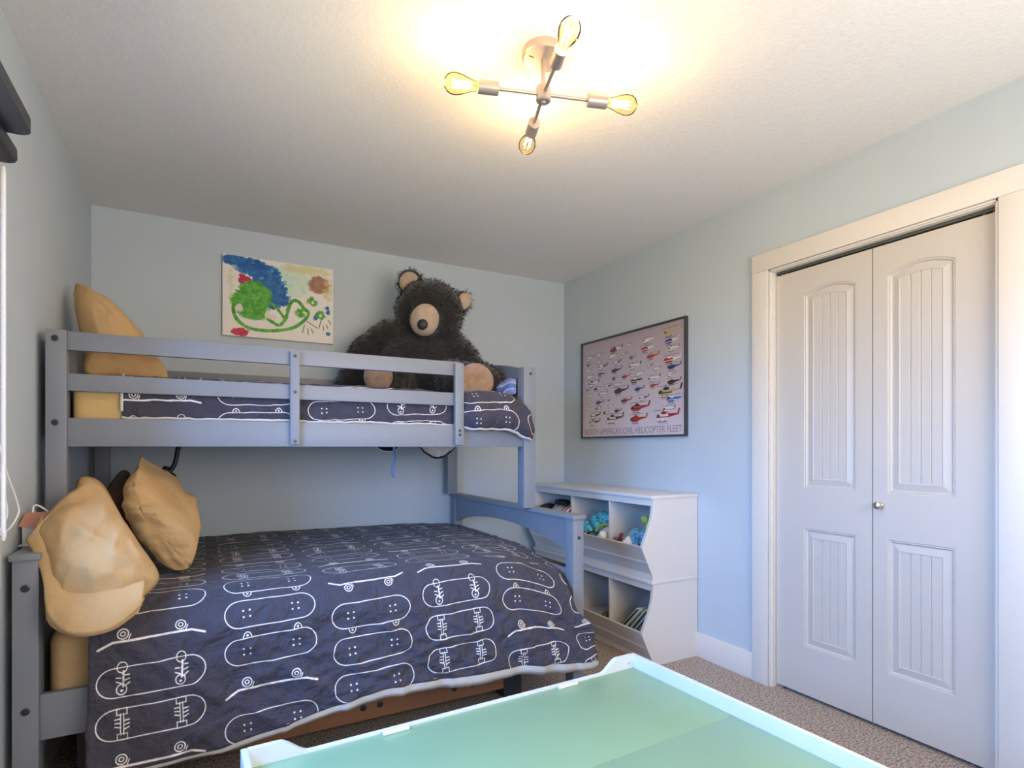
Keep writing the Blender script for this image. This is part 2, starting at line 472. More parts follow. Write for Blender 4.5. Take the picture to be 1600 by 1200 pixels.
lp = []
for x0, x1 in ((BX0, BX0 + .062), (BX1 - .058, BX1)):
    for y0, y1 in ((YF1, YF1 + .066), (YB - .066, YB)):
        lp.append(obj('lower_post', bx(x0, x1, y0, y1, 0, .842, bev=.003), bed_m, bed))
for zz in (.760, .398): bolt(BX0 + .031, YF1, zz, lp[0])
bolt(BX1 - .027, YF1, .757, lp[2], r=.008)
for x0, x1 in ((BX0 - .006, BX0 + .068), (BX1 - .066, BX1 + .008)):
    obj('post_cap', bx(x0, x1, YF1 - .010, YB + .006, .842, .862, bev=.004), bed_m, bed)


def arch_panel(name, x0, x1, ya, yb, ztop, zend, zmid, n=20):
    """end rail whose lower edge is an arch; polygon in (y,z)"""
    pts = [(ya, ztop), (ya, zend)]
    for k_ in range(n + 1):
        t = k_ / n; y = ya + .03 + (yb - ya - .06) * t; pts.append((y, zend + (zmid - zend) * (1 - (2 * t - 1) ** 2) ** .8))
    pts += [(yb, zend), (yb, ztop)]
    return obj(name, prism(NB(), pts, 'x', x0, x1), bed_m, bed)


def arch_top(name, x0, x1, ya, yb, zb, zend, zmid, n=20):
    pts = [(ya, zb)] + [(ya + (yb - ya) * k_ / n, zend + (zmid - zend) * math.sin(math.pi * k_ / n) ** .9) for k_ in range(n + 1)] + [(yb, zb)]
    return obj(name, prism(NB(), pts, 'x', x0, x1), bed_m, bed)


for xc in (BX0 + .031, BX1 - .033):
    arch_panel('end_rail', xc - .013, xc + .013, YF1 + .066, YB - .066, .842, .685, .762)
    obj('end_panel', bx(xc - .012, xc + .012, YF1 + .066, YB - .066, .22, .60, bev=.003), bed_m, bed)
# lower side rails
obj('side_rail', bx(BX0 + .062, BX1 - .058, YF1 + .012, YF1 + .036, .30, .437, bev=.003), bed_m, bed)
obj('side_rail', bx(BX0 + .062, BX1 - .058, YB - .05, YB - .026, .30, .437, bev=.003), bed_m, bed)
for i in range(9):
    x = BX0 + .2 + i * .205
    obj('slat', bx(x, x + .07, YF1 + .036, YB - .05, .335, .352), bed_m, bed)
# upper posts
up = []
for x0, x1 in ((-2.933, -2.873), (-1.008, -.938)):
    for y0, y1 in ((UF, UF + .066), (YB - .066, YB)):
        up.append(obj('upper_post', bx(x0, x1, y0, y1, .862, 1.590, bev=.003), bed_m, bed))
for zz in (1.558, 1.262): bolt(-2.905, UF, zz, up[0])
for zz in (1.555, 1.262): bolt(-.968, UF, zz, up[2], r=.007)
for x0, x1 in ((-2.914, -2.892), (-.984, -.962)):
    arch_top('headboard_panel', x0, x1, UF + .066, YB - .066, 1.20, 1.585, 1.655)
# rails of the upper bunk
RF = UF + .012
obj('upper_side_rail', bx(-2.873, -1.008, RF, RF + .024, 1.177, 1.280, bev=.003), bed_m, bed)
obj('upper_side_rail', bx(-2.873, -1.008, YB - .05, YB - .026, 1.177, 1.280, bev=.003), bed_m, bed)
for z0, z1 in ((1.376, 1.438), (1.521, 1.588)):
    obj('guard_rail', bx(-2.873, -1.352, RF, RF + .022, z0, z1, bev=.003), bed_m, bed)
    obj('guard_rail', bx(-2.873, -1.008, YB - .05, YB - .028, z0, z1, bev=.003), bed_m, bed)
for x0, x1, zt in ((-2.132, -2.095, 1.575), (-1.392, -1.347, 1.578)):
    s = obj('guard_slat', bx(x0, x1, UF - .012, RF, 1.186, zt, bev=.003), bed_m, bed)
    xm = (x0 + x1) / 2
    for zz in ((1.235, 1.255) if x0 > -2 else (1.20, 1.405, 1.555)):
        bolt(xm, UF - .012, zz, s, r=.0065)
for i in range(9):
    x = -2.84 + i * .2
    obj('slat', bx(x, x + .07, RF + .024, YB - .05, 1.205, 1.222), bed_m, bed)

# mattresses
def soft_box(x0, x1, y0, y1, z0, z1, r=.04, amp=.004):
    bm = NB(); bmesh.ops.create_cube(bm, size=1)
    bmesh.ops.subdivide_edges(bm, edges=bm.edges[:], cuts=31, use_grid_fill=True)
    lo = Vector((x0, y0, z0)); hi = Vector((x1, y1, z1))
    for v_ in bm.verts:
        t = [(abs(c) * 2) ** .35 * (1 if c > 0 else -1) * .5 for c in v_.co]     # crowd the grid towards the edges
        p = Vector([lo[i] + (t[i] + .5) * (hi[i] - lo[i]) for i in range(3)])
        q = Vector([min(max(p[i], lo[i] + r), hi[i] - r) for i in range(3)])
        d = p - q
        if d.length > 1e-6: p = q + d.normalized() * r
        v_.co = p + Vector((0, 1, 1)) * amp * fbm(p * 7)
    return bm


o = obj('mattress', soft_box(-2.866, -1.0, -1.085, -.095, 1.2235, 1.43, .03, .003), sheet_m, ang=80, loc=(-1.92, -.6, 1.2235))
tag(o, 'twin mattress in a yellow tan fitted sheet on the upper bunk', 'mattress')
o = obj('mattress', soft_box(-2.868, -1.10, -1.455, -.10, .353, .625, .06, .006), tan_m, ang=80, loc=(-1.92, -.8, .353))
tag(o, 'full mattress in a tan sheet under the lower duvet', 'mattress')

# ------------------------------------------------------------------ skateboard print
PX = 850; TW, TH = 2.07, 1.95
ras = Ras(int(TW * PX), int(TH * PX), (.24, .232, .285))
LC = (.93, .90, .88)


def board(cx, cy, kind, L=.285, Wd=.088, tilt=0.04):
    ct, st = math.cos(tilt), math.sin(tilt)
    def T(x, y): return ((cx + x * ct - y * st) * PX, (cy + x * st + y * ct) * PX)
    lw = .0035 * PX
    def ln(p, w=1): ras.line([T(*q) for q in p], lw * w, LC)
    def circ(x, y, r, w=1, fill=False):
        X_, Y_ = T(x, y)
        ras.ell(X_, Y_, r * PX, r * PX, LC, ring=None if fill else lw * w)
    h = Wd / 2; e = L / 2 - h
    if kind in (0, 1, 2, 3, 4):
        out = [(-e, h), (e, h)] + [(e + h * math.sin(t) * 1.05, h * math.cos(t)) for t in np.linspace(0, math.pi, 14)] + [(-e, -h)] + [(-e - h * math.sin(t) * 1.05, -h * math.cos(t)) for t in np.linspace(0, math.pi, 14)]
        ln(out)
    if kind in (0, 1, 2):
        for sx in (-1, 1):
            for ax in (-.010, .010):
                for ay in (-.010, .010): circ(sx * .078 + ax, ay, .0034, fill=True)
        if kind:
            s_ = 1 if kind == 1 else -1
            for x in (-.075, .085):
                yb = s_ * h
                ln([(x - .013, yb)] + [(x - .013 * math.cos(t), yb + s_ * .019 * math.sin(t)) for t in np.linspace(0, math.pi, 8)])
                circ(x, yb + s_ * .008, .004, fill=True)
    if kind in (3, 4):
        for x in (-.078, .078):
            if kind == 3:
                for sy in (-1, 1):
                    y = sy * (h - .008)
                    ln([(x - .013, y - .009), (x + .013, y - .009), (x + .013, y + .009), (x - .013, y + .009), (x - .013, y - .009)], .8)
                ln([(x - .004, -.03), (x - .004, .03)], .8); ln([(x + .004, -.03), (x + .004, .03)], .8)
                for q in range(6): ln([(x + (-1) ** q * .006, -.015 + q * .006), (x + (-1) ** q * .018, -.010 + q * .005)], 1.1)
            else:
                X_, Y_ = T(x, h); ras.ell(X_, Y_, .013 * PX, .016 * PX, LC, ring=lw * .8)
                X_, Y_ = T(x - .004, -h + .022); ras.ell(X_, Y_, .013 * PX, .015 * PX, LC, ring=lw); circ(x - .004, -h + .018, .004, fill=True)
                ln([(x + .003, h - .012), (x, -h + .03)], 1.6)
                for q in range(5): ln([(x + (-1) ** q * .005, -.012 + q * .008), (x + (-1) ** q * .017, -.004 + q * .006)], 1.1)
    if kind in (5, 6):
        s_ = 1 if kind == 5 else -1
        ln([(-.142, -s_ * .016), (-.105, 0), (.105, 0), (.142, -s_ * .014)], 2.0)
        for x in (-.078, .075):
            circ(x, s_ * .021, .014, 1.1); circ(x, s_ * .021, .006, 1); ln([(x + .014, s_ * .004), (x + .02, s_ * .018)], .9)


seqs = [[5, 3, 4, 5, 0, 1, 6, 0, 3, 5, 2, 0, 4, 5, 1, 3], [0, 5, 1, 0, 2, 3, 0, 6, 3, 4, 0, 2, 5, 3, 0, 1], [6, 0, 0, 2, 6, 3, 5, 0, 1, 4, 5, 0, 3, 0, 6, 2],
        [6, 3, 3, 4, 5, 0, 1, 6, 0, 3, 5, 2, 0, 3, 4, 0], [0, 3, 5, 1, 0, 6, 4, 3, 0, 2, 5, 0, 1, 3, 0, 5], [3, 0, 5, 0, 1, 0, 3, 6, 2, 0, 5, 3, 0, 4, 1, 0]]
for ci, sq in enumerate(seqs):
    for ri, kd in enumerate(sq):
        board(.165 + ci * .345, .095 + ri * .1219 + (.045 if ci % 2 else 0) - .01 * ci, kd)
duvet_m = image_mat('skateboard_print_cotton', ras.image('skateboard_print'), .85, .75, 16, sheen=.08, bdist=.045)


def grid_faces(nu, nv):
    return [(i * nv + j, (i + 1) * nv + j, (i + 1) * nv + j + 1, i * nv + j + 1) for i in range(nu - 1) for j in range(nv - 1)]


def solidify(o, t):
    m_ = o.modifiers.new('thickness', 'SOLIDIFY'); m_.thickness = t; m_.offset = -1
    return o


# ------------------------------------------------------------------ lower duvet
NU, NV = 190, 170
XD0 = -2.752
verts = []; uvs = []
for i in range(NU):
    u = i / (NU - 1)
    for j in range(NV):
        w = j / (NV - 1)                                   # 0 hem .. 1 wall
        s = w * 1.95                                       # length along the cloth from the hem
        dropL = .47
        xr = -.905 if s < .25 else -.905 - .085 * sstep(.25, .50, s)
        x = XD0 + (xr - XD0) * u
        hem = float(np.interp(x, [-2.75, -2.4, -2.13, -1.86, -1.6, -1.37, -1.1, -.9], [.185, .205, .245, .285, .285, .27, .245, .235])) + .006 * math.sin(x * 9)
        ztop = .690
        if s < dropL - .05:                                # hanging front
            t = s / (dropL - .05); z = hem + (ztop - .15 - hem) * t
            y = -1.575 + .035 * t - .03 * (1 - t) * sstep(-2.6, -1.4, x)
        else:
            q = s - (dropL - .05); rad = .15; arc = rad * math.pi / 2
            if q < arc:
                a = q / rad; y = -1.54 + rad * (1 - math.cos(a)) ; z = ztop - .15 + rad * math.sin(a)
            else:
                y = -1.39 + (q - arc) * (1.33 / (1.95 - dropL + .05 - arc)); z = ztop
        # crown, droop at the foot end
        fr = sstep(-1.0, -1.5, y)
        z -= (.02 + .085 * fr) * sstep(-1.32, -.95, x) * sstep(.05, .45, s)
        z -= .012 * sstep(-.25, -.06, y)
        # wrinkles
        p = Vector((x * 2.2, s * 2.2, 3.1))
        nz = fbm(p, 4)
        wf = sstep(.56, .38, s); k_ = max(0, 1 - s / .45)
        dg = x + s * .75
        fold = noise.noise(Vector((dg * 9, s * 1.2, .7))) * (.008 + .034 * sstep(-1.9, -1.2, x)) * (.35 + .65 * k_)
        fold += (1 - abs(noise.noise(Vector((dg * 5 + 3, s * 1.5, 4))))) ** 6 * .016
        y -= wf * (fold + .010 * nz)
        if x > -1.0: y = min(y, -1.507) if s < .42 else y
        z += (1 - wf) * (.005 * nz + .002 * fbm(Vector((x * 5 + s * 4, s * 9, 8)), 3))
        cr = 0
        for q_, (fa, fb_, fc_, am) in enumerate(((8, 9, 6, .011), (7, -6, 11, .009), (17, 12, 15, .005))):
            cr += max(0, 1 - 3.2 * abs(noise.noise(Vector((x * fa + s * fb_, s * fc_ - x * 3, 1.3 + q_ * 7))))) * am * (.4 + .6 * max(0, noise.noise(Vector((x * 3, s * 3, q_ + 20.)))) * 2)
        y -= cr * (.1 + .9 * wf); z += cr * (.35 - .1 * wf)
        verts.append((x, y, z)); uvs.append(((x - XD0) / TW, (s if s >= .42 else .42 - (1 - s / .42) * (ztop - .15 - hem)) / TH))
F_ = grid_faces(NU, NV)
dv = pyobj('duvet', verts, F_, duvet_m, uv=uvs, ang=180, loc=(-1.85, -.8, .69))
tag(dv, 'charcoal duvet printed with white skateboard outlines on the lower bunk', 'duvet')
solidify(dv, .012)
lv = []; hem_row = [verts[i * NV] for i in range(NU)]
for i, (x, y, z) in enumerate(hem_row):
    wv = .010 * noise.noise(Vector((x * 7, 0, 0)))
    d_ = .020 + .022 * sstep(-2.7, -1.5, x) + .012 * noise.noise(Vector((x * 3, 4, 0)))
    lv += [(x, y + .004, z + .006), (x, y + .002 + wv * .3, z - d_ * .5), (x, y + .016 + wv, z - d_), (x, y + .035 + wv, z - d_ + .01)]
ln_ = pyobj('duvet_lining', lv, grid_faces(NU, 4), lining_m, dv, ang=180); ln_['label'] = 'pale lining showing below the hem'

# ------------------------------------------------------------------ upper duvet
NU, NV = 190, 90
verts = []; uvs = []
XU0 = -2.715
for i in range(NU):
    u = i / (NU - 1)
    for j in range(NV):
        w = j / (NV - 1); s = w * 1.26                     # 0 = lower front edge
        x = XU0 + (-.972 - XU0) * u
        bul = sstep(-1.385, -1.30, x)
        zt = 1.452; rad = .085
        ylow = -1.098 - .075 * bul; zlow = 1.284 - .022 * bul
        if s < .09:
            t = s / .09; y = ylow - .012 * math.sin(t * math.pi) * (1 + bul); z = zlow + (zt - rad - zlow) * t
        elif s < .09 + rad * 1.57:
            a = (s - .09) / rad; y = ylow + rad * (1 - math.cos(a)); z = zt - rad + rad * math.sin(a)
        else:
            y = ylow + rad + (s - .09 - rad * 1.57) / (1.26 - .09 - rad * 1.57) * (-.10 - ylow - rad); z = zt
        ex = sstep(-1.22, -.95, x)
        z -= .055 * ex * ex * sstep(-.4, -1.1, y)
        if y > UF - .005 and x > -1.02: x = -1.02 + (x + 1.02) * .4 * (0 if y < -1.05 else 1) - (.004)
        if w < .25 and bul > .5: y += .035 * sstep(-1.02, -.965, x)
        puff = abs(math.sin(x * 21 + 2.5 * noise.noise(Vector((x * 3, 2, s * 4)))))
        rg = max(0, 1 - 3 * abs(noise.noise(Vector((x * 14 + s * 16, s * 5, 9))))) * .008
        y -= rg * sstep(.24, .1, s); z += rg * .5
        y -= (.007 * puff + .006 * fbm(Vector((x * 8, s * 3, 5)), 3)) * (1 if s < .25 else 0)
        z += .012 * fbm(Vector((x * 4, s * 5, 2)), 3) * (1 if s > .12 else .3)
        if bul < .5: y = max(y, RF + .0235)
        verts.append((x, y, z)); uvs.append((((x - XU0) + .05) / TW, (s + .385) / TH))
du = pyobj('duvet', verts, grid_faces(NU, NV), duvet_m, uv=uvs, ang=180, loc=(-1.85, -.6, 1.45))
tag(du, 'charcoal duvet printed with white skateboard outlines on the upper bunk', 'duvet')
solidify(du, .010)
lv = []
for i in range(NU):
    x, y, z = verts[i * NV]
    lv += [(x, y - .002, z + .004), (x, y - .003, z - .003 - .006 * abs(noise.noise(Vector((x * 6, 1, 1))))), (x, y + .02, z - .006)]
ln_ = pyobj('duvet_lining', lv, grid_faces(NU, 3), lining_m, du, ang=180); ln_['label'] = 'pale lining along the lower edge'
b = NB(); tube(b, [(XU0, verts[j][1] - .003, verts[j][2]) for j in range(2, 60, 3)], .005, 6); obj('piping', b, lining_m, du)


# ------------------------------------------------------------------ pillows
def smooth_closed(P, m=6):
    P = [Vector(p) for p in P]; n = len(P); out = []
    for i in range(n):
        a, b_, c, d = P[i - 1], P[i], P[(i + 1) % n], P[(i + 2) % n]
        for k_ in range(m):
            t = k_ / m
            out.append(.5 * ((2 * b_) + (c - a) * t + (2 * a - 5 * b_ + 4 * c - d) * t * t + (3 * b_ - a - 3 * c + d) * t ** 3))
    return out


def pillow(name, P, front, back, m, seed=0, wr=.008, power=.55, cen=None, loc=None, flow=(1, 1)):
    """closed cushion: seam loop P, puffed out along the vectors front and back"""
    L = smooth_closed(P); n = len(L)
    c = Vector(cen) if cen else sum(L, Vector()) / n
    rings = 20; v = []; f = []; far = max((p - c).length for p in L)
    nrm = Vector(front).normalized()
    for side, vec in ((0, Vector(front)), (1, Vector(back))):
        base = len(v)
        for r_ in range(rings):
            rr = 1 - r_ / rings
            for k_, p in enumerate(L):
                q = c + (p - c) * rr
                if r_ == 0: v.append(tuple(p)); continue
                hgt = (1 - rr ** 2.2) ** (power + 1.0 * ((p - c).length / far) ** 4)
                wv = fbm(Vector((q.x * 9 * flow[0], q.y * 9, q.z * 9 * flow[1] + seed)), 3)
                rid = (1 - abs(noise.noise(Vector((q.x * 16 * flow[0] + seed, q.y * 12, q.z * 16 * flow[1]))))) ** 4
                edge = noise.noise(Vector((k_ / n * 26, seed, 0))) * math.exp(-((1 - rr) * 9) ** 2 * .25) * min(1, (1 - rr) * 8)
                big = max(0, 1 - 2.6 * abs(noise.noise(Vector((q.x * 5 + q.z * 4, q.y * 4, q.z * 7 * flow[1] + seed * 3)))))
                q = q + vec * hgt * (1 + .10 * wv + .09 * big) + nrm * ((wr * rid + wr * .9 * edge) * (1 if side == 0 else -1))
                v.append(tuple(q))
        v.append(tuple(c + vec))
        for r_ in range(rings - 1):
            for k_ in range(n):
                a, b_ = base + r_ * n + k_, base + r_ * n + (k_ + 1) % n
                f.append((a, b_, b_ + n, a + n) if side == 0 else (b_, a, a + n, b_ + n))
        top = base + rings * n
        for k_ in range(n):
            a, b_ = base + (rings - 1) * n + k_, base + (rings - 1) * n + (k_ + 1) % n
            f.append((a, b_, top) if side == 0 else (b_, a, top))
    bm = NB(); vv = [bm.verts.new(p) for p in v]
    for q in f: bm.faces.new([vv[i] for i in q])
    bmesh.ops.remove_doubles(bm, verts=bm.verts, dist=1e-5)
    o_ = obj(name, bm, m, ang=100, loc=loc)
    return o_


PA = [(-2.895, -1.43, .900), (-2.878, -1.405, .960), (-2.832, -1.362, 1.024), (-2.777, -1.341, 1.052), (-2.733, -1.346, 1.032), (-2.676, -1.394, .930), (-2.619, -1.436, .837),
      (-2.578, -1.467, .769), (-2.584, -1.489, .729), (-2.640, -1.520, .685), (-2.70, -1.532, .675), (-2.76, -1.53, .69), (-2.82, -1.515, .715), (-2.848, -1.495, .775), (-2.865, -1.465, .84)]
pa = pillow('pillow', PA, (.01, -.085, .045), (.0, .10, -.02), tan_m, 3, .011, loc=(-2.73, -1.45, .70))
tag(pa, 'large tan pillow with open pillowcase end draped over the lower bunk front', 'pillow')


def flap(name, A, B_, m, par, amp=.012, nw=14, thick=.004, seed=0):
    """a soft strip of cloth between two curves"""
    a = spline(A, 8); b_ = spline(B_, 8); n = min(len(a), len(b_)); v = []
    for i in range(n):
        for j in range(nw):
            t = j / (nw - 1); p = a[i].lerp(b_[i], t)
            p = p + Vector((.1, -.85, .45)) * (amp * math.sin(math.pi * t) + .35 * amp * noise.noise(Vector((i * .16, t * 2, seed))))
            v.append(p)
    o_ = pyobj(name, v, grid_faces(n, nw), m, par, ang=180); solidify(o_, thick); return o_


flap('case_hem', [(-2.862, -1.405, .975), (-2.842, -1.43, .91), (-2.815, -1.47, .83), (-2.785, -1.51, .765), (-2.74, -1.545, .745), (-2.68, -1.55, .745), (-2.61, -1.515, .755)],
     [(-2.915, -1.445, .893), (-2.895, -1.47, .865), (-2.862, -1.52, .79), (-2.84, -1.57, .69), (-2.78, -1.615, .640), (-2.69, -1.615, .640), (-2.615, -1.575, .69)], tan_m, pa, .014, seed=1)
flap('case_hem', [(-2.885, -1.40, .965), (-2.878, -1.43, .92), (-2.85, -1.47, .84), (-2.82, -1.50, .75), (-2.76, -1.54, .70), (-2.68, -1.55, .69), (-2.61, -1.52, .70)],
     [(-2.912, -1.43, .890), (-2.885, -1.45, .84), (-2.857, -1.49, .76), (-2.845, -1.545, .665), (-2.775, -1.60, .628), (-2.69, -1.60, .630), (-2.625, -1.56, .665)], tan_m, pa, .004, seed=5)

PB = [(-2.672, -.992, 1.100), (-2.664, -.980, 1.142), (-2.648, -.994, 1.106), (-2.62, -1.015, 1.066), (-2.571, -1.056, .992), (-2.505, -1.105, .911), (-2.47, -1.149, .815), (-2.486, -1.165, .735), (-2.514, -1.165, .712), (-2.566, -1.150, .718),
      (-2.613, -1.117, .766), (-2.668, -1.067, .86), (-2.700, -1.031, .939), (-2.694, -1.004, 1.045)]
pb = pillow('pillow', PB, (-.05, -.10, .03), (.075, .15, .055), tan_m, 9, .013, loc=(-2.57, -1.05, .70), flow=(.5, 2.2))
tag(pb, 'plump wrinkled tan pillow standing upright with pointed corner on the lower bunk', 'pillow')
PD = [(-2.824, -.867, .917), (-2.79, -.832, 1.011), (-2.746, -.806, 1.078), (-2.71, -.809, 1.052), (-2.67, -.855, .908), (-2.66, -.897, .76), (-2.757, -.912, .72), (-2.83, -.90, .78)]
o = pillow('pillow', PD, (.005, -.05, .015), (0, .06, -.01), brown_m, 5, .006, loc=(-2.74, -.85, .70))  # tan pillow, its shade put into the dark colour
tag(o, 'tan pillow with shade painted in as dark brown, peeking up between two tan pillows', 'pillow')
PE = [(-2.866, -1.076, .964), (-2.860, -1.054, 1.027), (-2.846, -1.039, 1.066), (-2.801, -1.036, 1.057), (-2.76, -1.049, 1.004), (-2.717, -1.084, .885), (-2.72, -1.114, .75), (-2.84, -1.124, .76)]
o = pillow('pillow', PE, (.005, -.05, .015), (0, .06, -.01), tan_m, 11, .006, loc=(-2.79, -1.07, .72))
tag(o, 'tan pillow mostly hidden behind the large draped tan pillow', 'pillow')
PF = [(-2.918, -.722, 1.815), (-2.908, -.713, 1.856), (-2.865, -.703, 1.832), (-2.792, -.698, 1.773), (-2.723, -.693, 1.694), (-2.660, -.705, 1.61), (-2.582, -.725, 1.492), (-2.638, -.746, 1.470), (-2.769, -.795, 1.466), (-2.862, -.835, 1.470),
      (-2.876, -.809, 1.582), (-2.905, -.767, 1.717), (-2.915, -.738, 1.787)]
o = pillow('pillow', PF, (.04, -.10, .03), (-.02, .13, .02), tan_m, 17, .007, loc=(-2.75, -.75, 1.46))
tag(o, 'tan pillow with a pointed corner leaning at the head of the upper bunk', 'pillow')

# ------------------------------------------------------------------ teddy bear
bear = thing('teddy_bear', 'big black brown plush bear with tan muzzle sitting on the upper bunk', 'teddy bear', (-1.27, -.40, 1.46))
CR = Vector((.877, -.480, 0)); CF = Vector((-.48, -.877, 0)); UZ = Vector((0, 0, 1))


def Mrot(tilt=0, pitch=0, yaw=0):
    """ellipsoid frame: x to the bear's left (image right), y towards the viewer side, z up"""
    base = Matrix((CR, CF, UZ)).transposed()
    return Matrix.Rotation(yaw, 3, 'Z') @ base @ Matrix.Rotation(tilt, 3, 'Y') @ Matrix.Rotation(pitch, 3, 'X')


E_ = []                                                    # (centre, radii, matrix)
def el(c, r, t=0, p=0): E_.append((Vector(c), r, Mrot(t, p)))


HT = R(17)
el((-1.29, -.345, 1.665), (.285, .215, .235)); el((-1.285, -.33, 1.83), (.225, .175, .14))
el((-1.245, -.425, 2.010), (.195, .175, .165), HT)
hM = Mrot(HT)
def hp(x, y, z): return Vector((-1.245, -.425, 2.010)) + hM @ Vector((x, y, z))
el(hp(.018, .13, -.10), (.10, .075, .09), HT)
el(hp(-.10, .02, -.04), (.10, .12, .11), HT); el(hp(.10, .02, -.04), (.10, .12, .11), HT)
EL, ER = hp(-.172, -.01, .118), hp(.160, -.02, .095)
E_.append((EL, (.080, .036, .082), Mrot(HT - .35, 0, R(0)))); E_.append((ER, (.066, .036, .080), Mrot(HT + .45, 0, R(38))))


def limb(a, b_, ra, rb, n=5):
    a, b_ = Vector(a), Vector(b_)
    for i in range(n):
        t = i / (n - 1); r_ = ra + (rb - ra) * t; el(a.lerp(b_, t), (r_, r_, r_))


limb((-1.45, -.275, 1.83), (-1.57, -.23, 1.73), .115, .115, 4); limb((-1.57, -.23, 1.73), (-1.655, -.235, 1.565), .115, .100, 4)
limb((-1.125, -.455, 1.79), (-1.085, -.53, 1.70), .095, .095, 3); limb((-1.085, -.53, 1.70), (-1.045, -.60, 1.60), .095, .085, 3)
limb((-1.40, -.40, 1.58), (-1.60, -.60, 1.555), .125, .095, 5)
limb((-1.19, -.52, 1.58), (-1.13, -.86, 1.525), .125, .110, 5)
el((-1.125, -.865, 1.525), (.115, .085, .105))
bm = NB()
for c, r_, M_ in E_: ellipsoid(bm, c, r_, M_, 20, 12)
body = obj('body', bm, fur_m, bear, ang=180)
rm = body.modifiers.new('one_skin', 'REMESH'); rm.mode = 'VOXEL'; rm.voxel_size = .016; rm.use_smooth_shade = True
sm = body.modifiers.new('soften', 'SMOOTH'); sm.iterations = 4; sm.factor = .5


def patch(name, c, r, M_, m):
    return obj(name, ellipsoid(NB(), c, r, M_, 28, 18), m, bear, ang=180)


muz = patch('muzzle', hp(.018, .165, -.105), (.082, .075, .092), Mrot(HT), plush_tan); muz['label'] = 'tan plush muzzle'
nb = NB(); ellipsoid(nb, hp(.026, .228, -.142), (.030, .018, .032), Mrot(HT)); no = obj('nose', nb, nose_m, bear); no['label'] = 'dark oval nose'
for sx in (-1, 1):
    obj('eye', ellipsoid(NB(), hp(.01 + sx * .075, .165, .01), (.009, .009, .009)), black_m, bear)
fx = Mrot(HT - .35) @ Vector((0, 1, 0)); patch('ear_inner', EL + fx * .024 + Vector((0, 0, -.008)), (.060, .020, .062), Mrot(HT - .35), plush_tan)
fx = Mrot(HT + .45, 0, R(38)) @ Vector((0, 1, 0)); patch('ear_inner', ER + fx * .026, (.044, .020, .060), Mrot(HT + .45, 0, R(38)), plush_tan)
so = patch('foot_sole', (-1.632, -.660, 1.553), (.078, .045, .080), Mrot(), sole_m); so2 = patch('foot_sole', (-1.195, -.935, 1.520), (.100, .040, .098), Mrot(), sole_m)
so['label'] = 'tan brown plush sole'; so2['label'] = 'tan brown plush sole'
bare = [(hp(.018, .165, -.105), (.088, .080, .098), Mrot(HT)), (EL + Mrot(HT - .35) @ Vector((0, .024, 0)), (.050, .03, .052), Mrot(HT - .35)),
        (ER + Mrot(HT + .45, 0, R(38)) @ Vector((0, .026, 0)), (.042, .03, .052), Mrot(HT + .45, 0, R(38))),
        (Vector((-1.632, -.660, 1.553)), (.080, .05, .082), Mrot()), (Vector((-1.195, -.935, 1.520)), (.102, .05, .100), Mrot())]
rs = np.random.RandomState(4); fv = []; ff = []
INV = [(c, r_, M_.transposed()) for c, r_, M_ in E_]; BINV = [(c, r_, M_.transposed()) for c, r_, M_ in bare]
areas = np.array([(r_[0] * r_[1] * r_[2]) ** (2 / 3) for _, r_, _ in E_]); areas /= areas.sum()
for (c, r_, M_), na in zip(E_, (areas * 34000).astype(int)):
    for _ in range(na):
        d = Vector(rs.normal(size=3)).normalized(); q = Vector((d.x * r_[0], d.y * r_[1], d.z * r_[2])); p = c + M_ @ q
        ok = True
        for c2, r2, I2 in INV:
            if c2 is c: continue
            l = I2 @ (p - c2)
            if (l.x / r2[0]) ** 2 + (l.y / r2[1]) ** 2 + (l.z / r2[2]) ** 2 < .93: ok = False; break
        if ok:
            for c2, r2, I2 in BINV:
                l = I2 @ (p - c2)
                if (l.x / r2[0]) ** 2 + (l.y / r2[1]) ** 2 + (l.z / r2[2]) ** 2 < 1.0: ok = False; break
        if not ok or p.z < 1.462: continue
        nn = (M_ @ Vector((d.x / r_[0], d.y / r_[1], d.z / r_[2]))).normalized()
        dr = (nn + Vector(rs.normal(size=3)) * .35 + Vector((0, 0, -.45))).normalized()
        ln = rs.uniform(.018, .036); sd = dr.cross(Vector(rs.normal(size=3))).normalized() * .0016
        p0 = p - nn * .006; p1 = p0 + (dr * .6 + nn * .4) * ln * .6; p2 = p0 + dr * ln + Vector((0, 0, -.004))
        k_ = len(fv); fv += [p0 - sd, p0 + sd, p1 + sd * .8, p1 - sd * .8, p2]; ff += [(k_, k_ + 1, k_ + 2, k_ + 3), (k_ + 3, k_ + 2, k_ + 4)]
fur = pyobj('fur', fv, ff, strand_m, bear, smooth=False); fur['kind'] = 'stuff'

# ------------------------------------------------------------------ striped cloth at the foot of the upper bunk
stripe_m = bpy.data.materials.new('blue_striped_cloth'); stripe_m.use_nodes = True
_t = stripe_m.node_tree; _n = _t.nodes; _w = _n.new('ShaderNodeTexWave'); _w.inputs['Scale'].default_value = 11; _w.inputs['Distortion'].default_value = 1.2; _w.bands_direction = 'DIAGONAL'
_c = _n.new('ShaderNodeValToRGB'); _c.color_ramp.interpolation = 'CONSTANT'
_c.color_ramp.elements[0].color = (.10, .14, .33, 1); e_ = _c.color_ramp.elements.new(.4); e_.color = (.45, .52, .66, 1); e_ = _c.color_ramp.elements.new(.6); e_.color = (.20, .30, .58, 1)
_c.color_ramp.elements[-1].position = .82; _c.color_ramp.elements[-1].color = (.26, .24, .40, 1)
_tc = _n.new('ShaderNodeTexCoord'); _t.links.new(_tc.outputs['Object'], _w.inputs['Vector']); _t.links.new(_w.outputs['Fac'], _c.inputs[0]); _t.links.new(_c.outputs[0], _n['Principled BSDF'].inputs['Base Color'])
